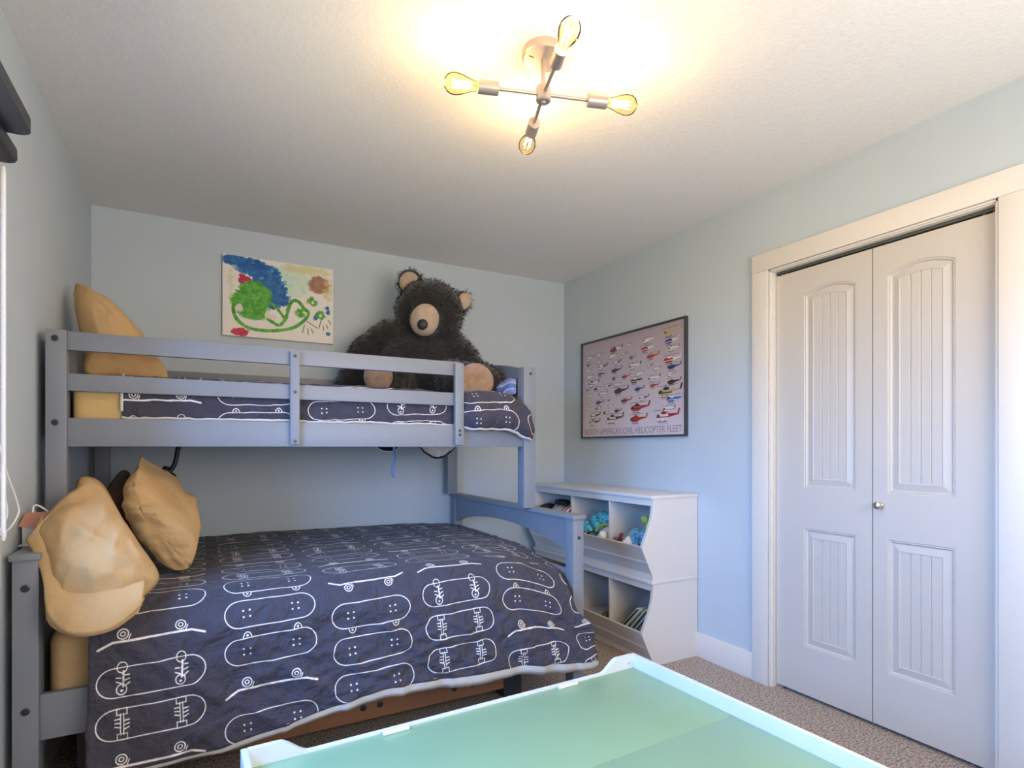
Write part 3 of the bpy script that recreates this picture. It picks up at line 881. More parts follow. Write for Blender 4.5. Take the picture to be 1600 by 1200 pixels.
PS = [(-1.095, -.90, 1.462), (-1.07, -.90, 1.50), (-1.03, -.91, 1.525), (-1.005, -.97, 1.545), (-1.003, -1.035, 1.535), (-1.008, -1.045, 1.49), (-1.012, -1.04, 1.455), (-1.05, -.96, 1.452)]
o = pillow('striped_cushion', PS, (-.015, -.018, .012), (.006, .03, -.01), stripe_m, 2, .003, loc=(-1.04, -.97, 1.455))
tag(o, 'blue striped cushion between the bear foot and the end panel', 'cushion')

# ------------------------------------------------------------------ things hanging beneath the upper bunk
o = thing('hanging_cloth', 'cream cloth with black edge sagging below the upper bunk rail', 'cloth', (-1.24, -.60, 1.222))
vv = []; n1, n2 = 26, 10
for i in range(n1):
    a = i / (n1 - 1)
    for j in range(n2):
        t = j / (n2 - 1); x = -1.375 + .255 * a; dep = .108 * (1 - abs(2 * a - .92) ** 1.7) * t
        vv.append((x, -.56 - .35 * (x + 1.24) - .03 * math.sin(math.pi * t) + .006 * math.sin(a * 40) * t, 1.222 - max(0, dep)))
c_ = pyobj('cloth_sag', vv, grid_faces(n1, n2), lining_m, o, ang=180); solidify(c_, .004)
obj('dark_edge', tube(NB(), [Vector(vv[i * n2 + n2 - 1]) + Vector((0, -.004, 0)) for i in range(n1)], .0075, 8), black_m, o)
o = thing('hanging_bag', 'small black bundle with white trim under the upper bunk rail', 'bag', (-1.535, -.48, 1.222))
b = NB(); ellipsoid(b, (-1.53, -.482, 1.200), (.072, .035, .048)); obj('bag_body', b, black_m, o)
obj('white_trim', tube(NB(), [(-1.53 - .074 * math.cos(t), -.515 + .03 * abs(math.cos(t)), 1.200 - .049 * math.sin(t)) for t in np.linspace(.25, 2.9, 16)], .003, 6), white_m, o)
ribbon_m = mat('light_blue_ribbon', (.16, .34, .70), .6, .1, 20)
vv = []
for k_ in range(14):
    t = k_ / 13; z = 1.205 - t * .20; tw = .4 * math.sin(t * 5); x = -1.508 + .004 * math.sin(t * 6)
    vv += [(x - .009 * math.cos(tw), -.528 - .009 * math.sin(tw), z), (x + .009 * math.cos(tw), -.528 + .009 * math.sin(tw), z)]
o = pyobj('ribbon', vv, grid_faces(14, 2), ribbon_m, ang=180, loc=(-1.508, -.528, 1.2)); solidify(o, .0015)
tag(o, 'thin light blue ribbon hanging straight down from the black bundle', 'ribbon')

# clip lamp behind the pillows
o = thing('clip_lamp', 'black clip lamp hanging behind the tan pillow under the upper bunk', 'lamp', (-2.56, -.50, 1.2))
obj('stem', tube(NB(), spline([(-2.548, -.495, 1.204), (-2.556, -.50, 1.16), (-2.567, -.50, 1.10), (-2.585, -.50, 1.065), (-2.60, -.50, 1.05)]), .0105, 10), black_m, o)
obj('lamp_shade', lathe(NB(), [(0, .012), (.02, .018), (.03, .045), (.06, .066), (.10, .074), (.10, .070), (.06, .060)], (-2.60, -.50, 1.085), (-.25, -.1, -1), 24, cap=False), black_m, o)
obj('cord', tube(NB(), spline([(-2.535, -.495, 1.204), (-2.545, -.50, 1.17), (-2.556, -.495, 1.14), (-2.562, -.495, 1.11)]), .003, 6), black_m, o)
obj('clip', bx(-2.575, -2.525, -.52, -.475, 1.180, 1.2045, bev=.003), black_m, o)

# birdhouse ornament on the headboard cap
o = thing('birdhouse', 'small white toy house with salmon roof on the left bed cap', 'ornament', (-2.92, -1.30, .862))
obj('base', bx(-2.957, -2.875, -1.345, -1.262, .8622, .868, bev=.001), white_m, o)
obj('house_body', bx(-2.950, -2.882, -1.338, -1.27, .868, .925, bev=.002), white_m, o)
b = NB(); vs = [(-2.9585, -1.350, .925), (-2.872, -1.350, .925), (-2.872, -1.256, .925), (-2.9585, -1.256, .925), (-2.945, -1.315, .965), (-2.885, -1.315, .965), (-2.885, -1.290, .965), (-2.945, -1.290, .965)]
q = [b.verts.new(p) for p in vs]
for f_ in ((0, 1, 2, 3), (4, 5, 6, 7), (0, 1, 5, 4), (1, 2, 6, 5), (2, 3, 7, 6), (3, 0, 4, 7)): b.faces.new([q[i] for i in f_])
r_ = obj('roof', b, salmon_m, o, ang=20); r_['label'] = 'salmon roof'
obj('string', tube(NB(), spline([(-2.93, -1.303, .964), (-2.928, -1.30, .985), (-2.915, -1.30, .985), (-2.89, -1.31, .966)]), .003, 6), white_m, o)

# trundle under the bed
o = thing('trundle_frame', 'low raw brown trundle board with dark bolts under the lower bunk', 'trundle', (-1.9, -1.25, 0))
tb = obj('trundle_board', bx(-2.72, -1.215, -1.30, -1.275, .047, .24, bev=.002), brownwood, o)
for x in (-1.375, -1.465, -1.80, -1.87, -2.3, -2.37): bolt(x, -1.30, .098 if x > -1.6 else .10, tb, r=.013)
e_ = obj('end_post', bx(-1.215, -1.115, -1.30, -1.215, 0, .24, bev=.012), darkgrey_m, o); e_['label'] = 'dark grey end post'
obj('end_post', bx(-2.82, -2.72, -1.30, -1.215, 0, .24, bev=.012), darkgrey_m, o)
obj('trundle_base', bx(-2.75, -1.20, -1.275, -.30, .05, .12, bev=.003), darkgrey_m, o)

# ================================================================== canvas painting
pr = Ras(610, 463, (.93, .90, .87))


def blot(cx, cy, rx, ry, cols, n, seed, s0=8, s1=20, alpha=.5):
    g = np.random.RandomState(seed)
    for _ in range(n):
        a = g.uniform(0, 6.283); r_ = math.sqrt(g.uniform(0, 1)); x, y = cx + rx * r_ * math.cos(a), cy + ry * r_ * math.sin(a)
        t = g.uniform(0, 3.14); s = g.uniform(s0, s1)
        pr.line([(x, y), (x + s * math.cos(t), y + s * math.sin(t) * .7)], g.uniform(9, 17), cols[g.randint(len(cols))], alpha * .8)


# coordinates: x right, y up, 610 x 463
blot(370, 355, 110, 95, [(.78, .90, .80), (.72, .86, .82), (.82, .91, .78)], 420, 1, 10, 30, .35)
blot(460, 430, 150, 22, [(.84, .82, .58), (.86, .84, .66)], 160, 2, 10, 26, .4)
BL = [(.07, .33, .62), (.10, .44, .72), (.05, .28, .55), (.18, .52, .72)]
for (cx, cy, rx, ry, n) in ((70, 430, 66, 26, 160), (150, 405, 80, 48, 300), (230, 355, 75, 70, 380), (285, 290, 48, 70, 300), (320, 235, 30, 35, 120), (275, 205, 26, 26, 60)): blot(cx, cy, rx, ry, BL, n, cx, 8, 20, .6)
GR = [(.28, .62, .16), (.36, .70, .20), (.20, .53, .14), (.44, .74, .28)]
for (cx, cy, rx, ry, n) in ((165, 240, 88, 82, 560), (160, 145, 80, 40, 260), (95, 205, 45, 40, 140)): blot(cx, cy, rx, ry, GR, n, cx + 3, 8, 20, .7)
for (cx, cy, rx, ry) in ((85, 165, 20, 22), (235, 140, 14, 26), (262, 130, 24, 14)): pr.ell(cx, cy, rx, ry, (.90, .84, .80), wob=.1)


def stroke(P, w, seed):
    g = np.random.RandomState(seed); L_ = [tuple(p)[:2] for p in spline([(x, y, 0) for x, y in P], 10)]
    for i, p in enumerate(L_[:-1]):
        pr.line([p, L_[i + 1]], w * g.uniform(.8, 1.15), GR[g.randint(4)], .85)


stroke([(60, 200), (55, 150), (75, 95), (130, 55), (210, 45), (300, 55), (380, 80), (440, 130), (465, 175), (440, 200), (405, 240), (370, 235), (350, 190), (335, 130), (300, 85), (262, 100), (235, 115)], 19, 3)
stroke([(250, 215), (290, 180), (325, 135)], 16, 8)
blot(413, 170, 22, 24, GR, 40, 9, 4, 10, .6)
blot(525, 350, 52, 48, [(.66, .47, .37), (.70, .52, .42), (.60, .42, .34)], 300, 10, 8, 18, .6)
blot(580, 330, 24, 70, [(.80, .70, .42), (.84, .78, .55)], 60, 12, 8, 18, .35)
RD = [(.75, .14, .28), (.80, .20, .34), (.68, .12, .26)]
for (cx, cy, rx, ry) in ((102, 345, 10, 10), (122, 335, 14, 8), (95, 320, 8, 10)): blot(cx, cy, rx, ry, RD, 34, cx, 3, 8, .9)
pr.ell(90, 24, 44, 22, RD[1], wob=.08); blot(90, 24, 36, 16, RD, 60, 4, 5, 12, .7)
for (cx, cy) in ((485, 245), (530, 170)):
    blot(cx, cy, 26, 24, GR[:3], 50, cx, 4, 9, .6); pr.ell(cx + 4, cy - 2, 9, 11, (.88, .86, .76), wob=.1)
for P in ([(540, 150), (525, 90)], [(440, 100), (430, 55)], [(460, 80), (462, 45)], [(480, 82), (492, 55)], [(550, 105), (552, 80)], [(570, 115), (576, 95)], [(580, 145), (596, 120)], [(455, 125), (515, 90)]): pr.line(P, 5, (.25, .42, .16), .9)
for (cx, cy) in ((575, 215), (578, 190), (580, 60), (505, 150)): blot(cx, cy, 7, 9, BL, 10, cx, 3, 8, .6)
blot(42, 300, 10, 90, [(.80, .82, .55)], 40, 21, 6, 14, .25)
paint_img = pr.image('childs_painting')
o = thing('canvas_painting', "child's painting with blue, green and brown paint on white canvas above the bunk", 'painting', (-2.046, -.002, 1.817))
obj('canvas', bx(-2.352, -1.739, -.022, -.0015, 1.817, 2.280, bev=.002), canvas_side, o)
pyobj('painted_face', [(-2.352, -.0226, 1.817), (-1.739, -.0226, 1.817), (-1.739, -.0226, 2.280), (-2.352, -.0226, 2.280)], [(0, 1, 2, 3)], image_mat('acrylic_paint', paint_img, .55, .2, 160), o, uv=[(0, 0), (1, 0), (1, 1), (0, 1)], smooth=False)

# ================================================================== framed helicopter poster
PY0, PY1, PZ0, PZ1 = -.254, -1.276, 1.240, 1.931
pw, ph = 1180, 800
pr = Ras(pw, ph, (.63, .585, .595))
yy = np.linspace(0, 1, ph)[:, None, None]; pr.a[:] = np.array((.88, .82, .83)) * (1 - yy) + np.array((.68, .62, .65)) * yy


def heli(cx, cy, s, body, trim, boom, flip=1, kind=0):
    X_ = lambda x: cx + flip * x * s
    ink = (.16, .14, .16)
    pr.line([(X_(-.62), cy + .30 * s), (X_(.75), cy + .33 * s)], max(1.2, .025 * s), (.42, .38, .40))      # rotor
    pr.line([(X_(0), cy + .30 * s), (X_(0), cy + .15 * s)], .05 * s, ink)
    pr.poly([(X_(.1), cy + .14 * s), (X_(.95), cy + .13 * s), (X_(.95), cy + .07 * s), (X_(.1), cy - .08 * s)], boom)
    pr.poly([(X_(.86), cy + .08 * s), (X_(.97), cy + .08 * s), (X_(1.06), cy + .36 * s), (X_(.98), cy + .36 * s)], trim)
    pr.ell(X_(1.0), cy + .24 * s, .09 * s, .09 * s, ink, ring=1.3)
    pr.ell(X_(-.08), cy, .42 * s, .17 * s, body); pr.poly([(X_(-.25), cy + .12 * s), (X_(.2), cy + .20 * s), (X_(.35), cy), (X_(-.3), cy)], body)
    pr.ell(X_(-.34), cy + .03 * s, .12 * s, .09 * s, ink, .75)
    pr.line([(X_(-.45), cy - .03 * s), (X_(.38), cy - .02 * s)], .05 * s, trim)
    if kind: pr.ell(X_(.02), cy + .17 * s, .2 * s, .07 * s, trim)
    pr.line([(X_(-.38), cy - .25 * s), (X_(.22), cy - .25 * s)], max(1.2, .03 * s), ink)
    for lx in (-.22, .1): pr.line([(X_(lx), cy - .14 * s), (X_(lx), cy - .25 * s)], max(1, .025 * s), ink)
    pr.line([(X_(-.3), cy - .34 * s), (X_(.3), cy - .34 * s)], 1.6, (.45, .40, .42), .8)


WH = (.90, .88, .86); RE = (.68, .14, .12); BU = (.20, .24, .50); DK = (.17, .14, .16); TN = (.72, .66, .48); OG = (.74, .25, .16); BR = (.35, .12, .12); LB = (.20, .40, .72); GY = (.55, .52, .55)
# (x, y-from-top, size, body, trim, boom) in 0..1 of the sheet
HL = [(.07, .17, .052, WH, RE, WH), (.19, .155, .052, WH, GY, GY), (.36, .135, .075, RE, DK, WH), (.50, .12, .03, WH, RE, WH), (.68, .115, .06, WH, WH, WH), (.88, .09, .085, TN, TN, TN),
      (.07, .24, .04, BU, GY, GY), (.18, .235, .035, WH, DK, WH), (.33, .20, .05, WH, TN, WH), (.46, .20, .035, WH, RE, RE), (.67, .20, .07, RE, WH, WH), (.88, .175, .07, BU, WH, WH),
      (.06, .31, .035, WH, GY, WH), (.22, .29, .065, WH, RE, DK), (.38, .275, .05, WH, DK, BU), (.54, .255, .04, BU, GY, GY), (.72, .285, .065, OG, RE, OG), (.90, .25, .055, WH, GY, WH),
      (.07, .385, .05, WH, GY, WH), (.21, .375, .055, DK, WH, DK), (.37, .36, .065, DK, RE, DK), (.55, .35, .07, WH, DK, WH), (.70, .375, .035, WH, DK, DK), (.88, .355, .085, RE, WH, WH),
      (.11, .465, .075, WH, DK, WH), (.36, .445, .04, DK, GY, GY), (.47, .445, .05, RE, DK, RE), (.60, .44, .05, WH, TN, WH), (.76, .42, .04, WH, DK, WH), (.90, .425, .065, BU, DK, BU),
      (.06, .53, .035, GY, DK, GY), (.16, .53, .045, RE, DK, WH), (.28, .52, .05, WH, DK, DK), (.38, .52, .045, WH, DK, WH), (.57, .505, .075, DK, WH, DK), (.73, .51, .065, WH, DK, WH), (.88, .495, .045, WH, GY, TN),
      (.07, .60, .04, WH, GY, WH), (.22, .60, .06, WH, DK, WH), (.41, .59, .085, BR, DK, DK), (.60, .595, .055, BU, DK, BU), (.74, .58, .05, RE, GY, RE), (.90, .57, .065, DK, RE, DK),
      (.06, .67, .035, WH, DK, WH), (.19, .69, .055, BU, DK, BU), (.30, .675, .02, RE, DK, RE), (.47, .70, .065, RE, DK, RE), (.64, .69, .055, WH, DK, DK), (.85, .66, .115, TN, DK, TN),
      (.06, .75, .03, WH, GY, WH), (.17, .755, .04, TN, DK, WH), (.31, .745, .035, WH, GY, WH), (.59, .79, .105, OG, DK, RE), (.90, .735, .08, LB, WH, LB),
      (.13, .835, .07, WH, DK, DK), (.26, .81, .035, RE, DK, WH), (.39, .80, .045, DK, BU, DK), (.86, .825, .06, WH, DK, WH),
      (.12, .91, .075, WH, RE, DK), (.34, .885, .105, WH, BR, BR), (.58, .905, .095, RE, RE, RE), (.83, .895, .115, WH, RE, RE)]
for x, y, s, bo, tr_, bm_ in HL: heli(x * pw * .99, ph * (1 - .92 * y - .01), s * pw * 1.12, bo, tr_, bm_, 1, s > .07)
poster_img = pr.image('helicopter_chart')
o = thing('framed_poster', 'framed helicopter chart poster in thin dark frame on the right wall', 'poster', (-.003, -.765, PZ0))
b = NB(); ring(b, -.024, -.002, PY0, PY1, PZ0, PZ1, .011, .001); obj('frame', b, frame_m, o)
obj('backing', bx(-.012, -.002, PY1 + .009, PY0 - .009, PZ0 + .009, PZ1 - .009), white_m, o)
yA, yB, zA, zB = PY0 - .009, PY1 + .009, PZ0 + .009, PZ1 - .009
pyobj('print', [(-.0135, yA, zA), (-.0135, yB, zA), (-.0135, yB, zB), (-.0135, yA, zB)], [(0, 1, 2, 3)], image_mat('glazed_paper', poster_img, .45, coat=.8), o, uv=[(0, 0), (1, 0), (1, 1), (0, 1)], smooth=False)
fc = bpy.data.curves.new('lettering', 'FONT'); fc.body = "NORTH AMERICA'S CIVIL HELICOPTER FLEET"; fc.size = .058; fc.align_x = 'CENTER'
fo = bpy.data.objects.new('lettering', fc); COL.objects.link(fo)
bpy.context.view_layer.update(); dg = bpy.context.evaluated_depsgraph_get()
tm = bpy.data.meshes.new_from_object(fo.evaluated_get(dg)); bpy.data.objects.remove(fo)
xs = [v.co.x for v in tm.vertices]; wd = max(xs) - min(xs); sc = .945 / wd
tm.transform(Matrix(((0, 0, -1, -.0142), (-sc, 0, 0, -.765), (0, 1.0, 0, PZ0 + .026), (0, 0, 0, 1))))
lo = link('lettering', tm, mat('mauve_ink', (.28, .22, .23), .6, .05), o)

# ================================================================== storage bins (two stacked units)
def bin_unit(z0, label, top):
    t = thing('storage_bin_unit', label, 'storage unit', (-.2, -.74, z0), 'stacked white storage bin units')
    YR, YLn = -1.345, -.125; z = lambda v: z0 + v
    # profile of a side, in (x,z)
    prof = [(-.004, z(.0)), (-.335, z(0)), (-.335, z(.026))] + [(-.341, z(.035)), (-.371, z(.095)), (-.411, z(.182))] + \
           [(p.x, p.y) for p in spline([(-.411, z(.186), 0), (-.388, z(.235), 0), (-.366, z(.283), 0), (-.345, z(.34), 0), (-.335, z(.395), 0), (-.335, z(.438), 0)], 4)] + [(-.004, z(.438))]
    for ya in (YR, YLn - .016): obj('side_panel', prism(NB(), prof, 'y', ya, ya + .016), bin_m, t, ang=25)
    dprof = [(-.0185, z(.1055)), (-.327, z(.1055)), (-.327, z(.4375)), (-.0185, z(.4375))]
    for yc in (-.572, -.966): obj('divider', prism(NB(), dprof, 'y', yc - .006, yc + .006), bin_m, t, ang=25)
    obj('back_panel', bx(-.018, -.004, YR + .016, YLn - .016, z(.02), z(.438)), bin_m, t)
    obj('front_board', prism(NB(), [(-.338, z(.035)), (-.408, z(.186)), (-.397, z(.189)), (-.327, z(.035))], 'y', YR + .016, YLn - .016), bin_m, t)
    obj('bin_floor', bx(-.372, -.018, YR + .016, YLn - .016, z(.095), z(.105)), bin_m, t)
    obj('base_rail', bx(-.335, -.30, YR + .016, YLn - .016, z(0), z(.035), bev=.003), bin_m, t)
    obj('top_rail', bx(-.334, -.3275, YR + .016, YLn - .016, z(.400), z(.438), bev=.001), bin_m, t)
    obj('top_board', bx(-.347, -.002, YR - .006, YLn + .006, z(.438), z(.4575), bev=.005), bin_m, t)
    return t


lower = bin_unit(0, 'white bin unit with curved sides standing on the carpet below its twin', False)
upper = bin_unit(.458, 'white bin unit with curved sides stacked on top of its twin', True)
FZ = .458 + .105; FL = .105

# toys in the upper bins
sky_m = mat('blue_sequin_plush', (.03, .30, .44), .45, .5, 60, .8, 90, rgb2=(.10, .52, .66)); lime_m = mat('lime_plush', (.36, .52, .12), .8, .2, 20, .4, 60)
wht_m = mat('white_plush', (.78, .77, .76), .9, .05, 20, .4, 60); teal_m = mat('pale_teal_plastic', (.30, .55, .60), .4, .1, 20); cob_m = mat('crinkled_blue_foil', (.03, .12, .42), .3, .7, 40, .9, 60, rgb2=(.12, .38, .72))
red_m = mat('dark_red_plastic', (.28, .05, .06), .5, .1, 20); grey_m = mat('grey_plastic', (.16, .15, .18), .5, .15, 20); beige_m = mat('beige_knit', (.52, .45, .35), .9, .25, 30, .5, 60)
rw_m = bpy.data.materials.new('red_white_stripes'); rw_m.use_nodes = True
_t = rw_m.node_tree; _n = _t.nodes; _w = _n.new('ShaderNodeTexWave'); _w.inputs['Scale'].default_value = 11; _w.bands_direction = 'Y'
_c = _n.new('ShaderNodeValToRGB'); _c.color_ramp.interpolation = 'CONSTANT'; _c.color_ramp.elements[0].color = (.45, .04, .05, 1); _c.color_ramp.elements[1].position = .5; _c.color_ramp.elements[1].color = (.8, .78, .76, 1)
_tc = _n.new('ShaderNodeTexCoord'); _t.links.new(_tc.outputs['Object'], _w.inputs['Vector']); _t.links.new(_w.outputs['Fac'], _c.inputs[0]); _t.links.new(_c.outputs[0], _n['Principled BSDF'].inputs['Base Color'])


def blob(name, label, cat, parts_, loc, main):
    bm = NB()
    for c, r_, *k_ in parts_: ellipsoid(bm, c, r_, Matrix.Rotation(k_[0], 3, 'X') if k_ else None, 20, 12, .12, 18)
    o_ = obj(name, bm, main, ang=180, loc=loc); return tag(o_, label, cat)


o = blob('plush_toy', 'beige knitted toy heaped in the left upper bin', 'toy', [((-.24, -.34, .67), (.085, .085, .11)), ((-.27, -.36, .73), (.06, .07, .055))], (-.24, -.34, FZ), beige_m)
o = blob('striped_cloth', 'red and white striped cloth bundle at the left upper divider', 'cloth', [((-.27, -.475, .665), (.085, .080, .108), .4), ((-.28, -.49, .725), (.06, .06, .055), .5)], (-.27, -.475, FZ), rw_m)
o = thing('round_toy', 'black round wheel toy standing upright at the far left of the upper bins', 'toy', (-.28, -.195, FZ))
obj('tyre', lathe(NB(), [(0, .035), (0, .088), (.008, .104), (.028, .104), (.036, .088), (.036, .035)], (-.27, -.20, FZ + .105), (-.35, -.9, .2), 28, cap=False), black_m, o)
obj('hub', lathe(NB(), [(.006, .032), (.004, .02), (.030, .02), (.030, .032)], (-.27, -.20, FZ + .105), (-.35, -.9, .2), 20), grey_m, o)
o = blob('black_cap', 'black cap lying on top of the beige toy in the left upper bin', 'cap', [((-.265, -.37, .797), (.05, .065, .022)), ((-.29, -.40, .789), (.05, .07, .008))], (-.265, -.37, .78), black_m)
o = blob('plush_tail', 'blue textured plush tail leaning up in the middle upper bin', 'toy', [((-.30, -.67, .615), (.045, .075, .038), .5), ((-.285, -.725, .645), (.048, .08, .042), .75), ((-.27, -.785, .695), (.046, .075, .045), .85), ((-.26, -.83, .735), (.042, .055, .042), .6), ((-.25, -.855, .72), (.035, .035, .05)), ((-.25, -.80, .61), (.05, .07, .05)), ((-.26, -.73, .60), (.06, .06, .04))], (-.28, -.75, FZ), sky_m)
o = thing('plush_ball', 'white plush ball with lime stripe behind the middle upper bin front', 'toy', (-.23, -.88, FZ))
obj('ball', ellipsoid(NB(), (-.235, -.885, FZ + .072), (.075, .068, .072)), wht_m, o)
obj('stripe', tube(NB(), [(-.235 - .078 * math.cos(t) * .35 - .055, -.885 + .066 * math.cos(t), FZ + .072 + .068 * math.sin(t)) for t in np.linspace(.3, 2.2, 14)], .009, 8), lime_m, o)
for i, (y, z_, lab) in enumerate(((-.775, .0, 'small grey toy box leaning in the middle upper bin, nearer the blue tail'), (-.822, .004, 'small grey toy box leaning in the middle upper bin, nearer the white ball'))):
    M_ = Matrix.Translation((-.345, y, FZ + .040 + z_)) @ Matrix.Rotation(-.55, 4, 'X')
    o = thing('toy_box', lab, 'toy', (-.345, y, FZ))
    obj('box_body', box(NB(), -.018, .018, -.020, .020, -.045, .045, .003, M_), grey_m if i else beige_m, o)
    obj('box_lid', box(NB(), -.02, .02, -.022, .022, .038, .048, .002, M_), black_m if i else grey_m, o)
o = blob('white_toy', 'small white toy at the right end of the middle upper bin', 'toy', [((-.34, -.905, FZ + .045), (.035, .035, .045)), ((-.345, -.925, FZ + .082), (.026, .024, .03))], (-.34, -.905, FZ), wht_m)
o = blob('lime_plush', 'lime green plush toy propped against the right upper side panel', 'toy', [((-.24, -1.265, FZ + .075), (.05, .045, .075)), ((-.265, -1.262, FZ + .165), (.045, .038, .045)), ((-.28, -1.225, FZ + .205), (.024, .026, .026)), ((-.25, -1.285, FZ + .25), (.024, .026, .034)), ((-.25, -1.275, FZ + .215), (.022, .024, .03))], (-.24, -1.265, FZ), lime_m)
o = thing('teal_ball', 'pale teal ball resting in the right upper bin', 'ball', (-.24, -1.13, FZ))
obj('ball', ellipsoid(NB(), (-.255, -1.135, FZ + .075), (.064, .06, .075), None, 24, 16), teal_m, o)
o = blob('foil_bundle', 'crinkled bright blue foil bundle at the right upper bin front', 'toy', [((-.305, -1.225, FZ + .055), (.055, .058, .062)), ((-.30, -1.20, FZ + .105), (.05, .05, .045)), ((-.325, -1.262, FZ + .10), (.035, .034, .05)), ((-.27, -1.235, FZ + .13), (.042, .036, .034))], (-.335, -1.225, FZ), cob_m)
o = thing('toy_truck', 'dark red and white toy truck at the left of the right upper bin', 'toy', (-.33, -1.06, FZ))
obj('truck_body', box(NB(), -.36, -.29, -1.10, -1.035, FZ + .012, FZ + .055, .004), red_m, o)
obj('cab', box(NB(), -.35, -.30, -1.055, -1.035, FZ + .055, FZ + .09, .004), grey_m, o)
obj('arm', cyl(NB(), (-.335, -1.05, FZ + .06), (-.33, -1.085, FZ + .115), .010), red_m, o)
for y in (-1.09, -1.05): obj('wheel', cyl(NB(), (-.368, y, FZ + .016), (-.282, y, FZ + .016), .016), black_m, o)
o = blob('white_bag', 'white crumpled paper bag between the truck and blue foil bundle', 'bag', [((-.345, -1.145, FZ + .045), (.04, .045, .05)), ((-.335, -1.155, FZ + .08), (.03, .03, .03))], (-.345, -1.145, FZ), wht_m)
o = blob('brown_toy', 'small dark brown toy on the floor of the middle lower bin', 'toy', [((-.30, -.905, FL + .035), (.035, .034, .037)), ((-.30, -.935, FL + .07), (.022, .02, .022))], (-.30, -.905, FL), brown_m)
# books leaning in the lower right bin
covers = [((.05, .045, .05), 'charcoal'), ((.55, .50, .46), 'pale'), ((.03, .03, .035), 'black'), ((.28, .42, .08), 'lime green'), ((.04, .05, .12), 'navy'), ((.42, .40, .42), 'grey'), ((.20, .07, .06), 'maroon')]
page_m = mat('paper_pages', (.70, .67, .60), .9, .1, 80)
for i, (c_, nm) in enumerate(covers):
    ang = -R(46 - i * 1.0); th = .013 + .004 * (i % 3); hh = (.262, .255, .262, .262, .250, .212, .178)[i]; dp = .20 + .012 * (i % 3)
    y = -1.035 - i * .0265
    o = thing('book', '%s leaning book, %s from the left in the lower right bin' % (nm + ' covered' if i else 'charcoal covered', ['first', 'second', 'third', 'fourth', 'fifth', 'sixth', 'last'][i]), 'book', (-.25, y, FL), 'leaning books in the lower right bin')
    M_ = Matrix.Translation((0, y, FL)) @ Matrix.Rotation(-ang * -1 if False else -ang * -1, 4, 'X')
    M_ = Matrix.Translation((0, y, FL + .001)) @ Matrix.Rotation(abs(ang), 4, 'X')
    x0 = -.345 + .01 * (i % 3)
    b = NB(); box(b, x0, x0 + dp, -th, -th + .002, 0, hh, 0, M_); box(b, x0, x0 + dp, -.002, 0, 0, hh, 0, M_); box(b, x0 + dp - .002, x0 + dp, -th, 0, 0, hh, 0, M_)
    obj('cover', b, mat('book_cover_' + nm.replace(' ', '_'), c_, .4, .3, 25), o, smooth=False)
    obj('pages', box(NB(), x0 + .004, x0 + dp - .002, -th + .002, -.002, .004, hh - .004, 0, M_), page_m, o, smooth=False)

# ================================================================== ceiling lamp
LX, LY = -1.497, -2.105
lamp = thing('ceiling_lamp', 'four arm grey metal ceiling lamp with glowing edison bulbs', 'ceiling lamp', (LX, LY, H))
can = obj('canopy', lathe(NB(), [(0, .066), (.006, .068), (.024, .068), (.028, .064), (.028, 0)], (LX, LY, H - .0005), (0, 0, -1), 36), lampm, lamp)
obj('canopy_slot', bx(LX - .050, LX - .032, LY + .004, LY + .009, H - .0292, H - .0282), black_m, can)
HZ = 2.300
obj('stem', cyl(NB(), (LX, LY, H - .028), (LX, LY, HZ + .03), .0075), lampm, lamp)
obj('hub', lathe(NB(), [(0, .018), (.004, .0235), (.046, .0235), (.050, .020), (.050, .008), (.056, .007), (.058, 0)], (LX, LY, HZ + .026), (0, 0, -1), 24), lampm, lamp)
for k_ in range(4):
    a = R(-17.5 + 90 * k_); d = Vector((math.cos(a), math.sin(a), 0)); p = Vector((LX, LY, HZ))
    if k_ == 1: d = Vector((.335, .942, -.04)).normalized()
    arm = obj('arm', cyl(NB(), p + d * .02, p + d * .150, .0058), lampm, lamp)
    sk = obj('socket', lathe(NB(), [(.0, .016), (.002, .0205), (.066, .0205), (.066, .017), (.05, .015)], p + d * .145, d, 24, cap=True), lampm, lamp)
    prof = [(.0, .013), (.012, .014), (.03, .019), (.055, .0275), (.072, .031), (.088, .030), (.100, .024), (.108, .013), (.111, .004), (.114, .002)]
    gl = obj('bulb', lathe(NB(), prof, p + d * .206, d, 24, cap=False), amber_m, lamp, ang=180); gl['label'] = 'clear amber edison bulb'
    fb = NB(); dd, u_, w_ = frame_of(d)
    for q in range(6):
        th = q * math.pi / 3; o1 = u_ * math.cos(th) + w_ * math.sin(th)
        tube(fb, [p + d * .228 + o1 * .008, p + d * .292 + o1 * .012], .0013, 5)
    obj('filament', fb, fil_m, gl)
    cyl_ = obj('glass_stem', cyl(NB(), p + d * .206, p + d * .292, .003, 8), amber_m, gl)
    pl = bpy.data.lights.new('bulb_light', 'POINT'); pl.energy = BULB_W; pl.color = BULB_C; pl.shadow_soft_size = .03
    po = bpy.data.objects.new('bulb_light', pl); COL.objects.link(po); po.location = p + d * .262

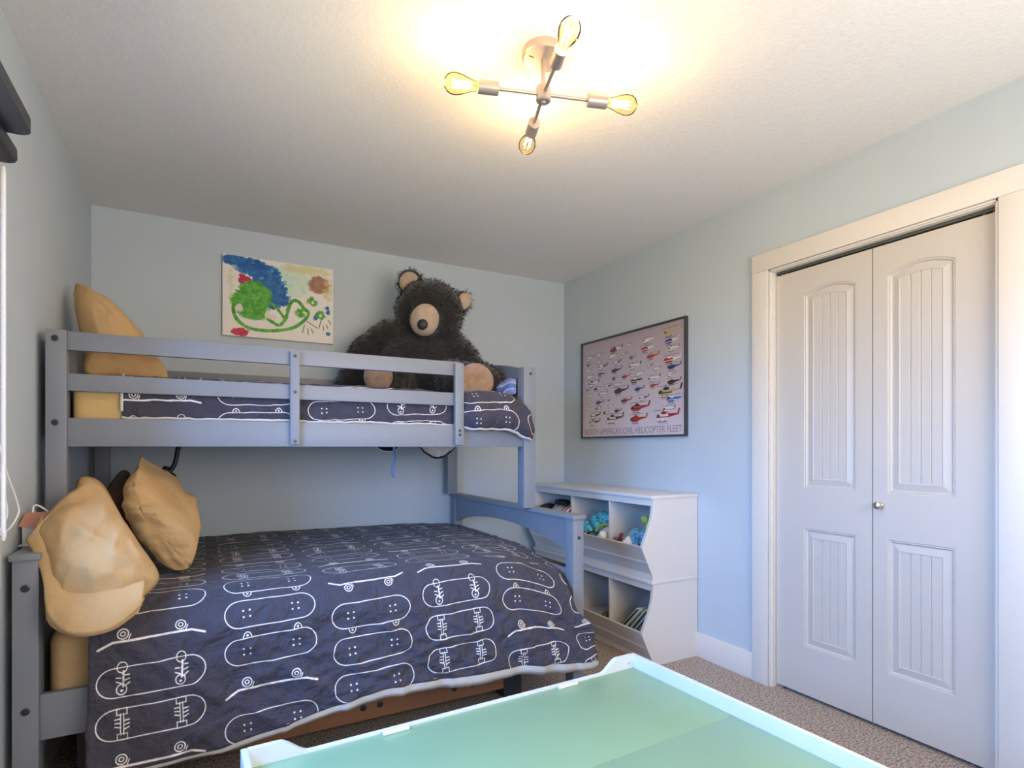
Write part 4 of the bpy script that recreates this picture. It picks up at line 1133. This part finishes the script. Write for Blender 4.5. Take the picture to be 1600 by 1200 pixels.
# ================================================================== play table
TZ = .448; TX, TY = -1.112, -2.090; TWd, TDp = 1.26, .90
tab = thing('play_table', 'white rimmed play table with green top in the foreground', 'play table', (-1.75, -2.5, 0))
RT = Matrix.Translation((TX, TY, 0)) @ Matrix.Rotation(R(1.9), 4, 'Z')
def tb(name, m, *a, bev=.003, **kw): return obj(name, box(NB(), *a, bev, RT), m, tab, **kw)


T_ = .016; BZ = TZ - .044                                  # top of the green board
obj('green_board', box(NB(), -TWd + T_, -T_, -.4299, -T_, BZ - .012, BZ, .001, RT), green_m, tab)
obj('green_board', box(NB(), -TWd + T_, -T_, -TDp + T_, -.4302, BZ - .012, BZ, .001, RT), green_m, tab)
for x0, x1 in ((-T_, 0), (-TWd, -TWd + T_)): tb('side_rim', tabw_m, x0, x1, -TDp, 0, .30, TZ)
for yb_ in (-T_, -TDp):
    lo_ = BZ + .004; pts = [(-T_, .30), (-T_, TZ), (-.085, TZ)]
    sc_ = [(-.085 - .075 * t, TZ - (TZ - lo_) * sstep(0, 1, t)) for t in np.linspace(0, 1, 12)]
    pts += sc_[1:] + [(-TWd + .16 - (0), lo_)] + [(-TWd + .16 - .075 * t, lo_ + (TZ - lo_) * sstep(0, 1, t)) for t in np.linspace(0, 1, 12)][1:] + [(-TWd + T_, TZ), (-TWd + T_, .30)]
    bm = prism(NB(), pts, 'y', yb_, yb_ + T_)
    for v_ in bm.verts: v_.co = RT @ v_.co
    obj('end_rim', bm, tabw_m, tab, ang=30)
for x0 in (-.075, -TWd + T_ + .001):
    for y0 in (-.075, -TDp + T_ + .001): tb('leg', tabw_m, x0, x0 + .058, y0, y0 + .058, 0, BZ - .013)
for xx in (-.016 - .020,):
    obj('rim_screw', cyl(NB(), RT @ Vector((xx, -T_, BZ + .018)), RT @ Vector((xx, -T_ - .001, BZ + .018)), .004, 10), steel_m, tab)
for x0, lab in ((-.345, 'short white plastic strip lying along the table rim, nearer the closet'), (-.918, 'short white plastic strip lying along the table rim, nearer the bed head')):
    o = obj('plastic_strip', box(NB(), x0, x0 + .074, -.034, -.019, BZ + .0003, BZ + .008, .002, RT), white_m, loc=tuple(RT @ Vector((x0 + .037, -.026, BZ))))
    tag(o, lab, 'plastic strip')
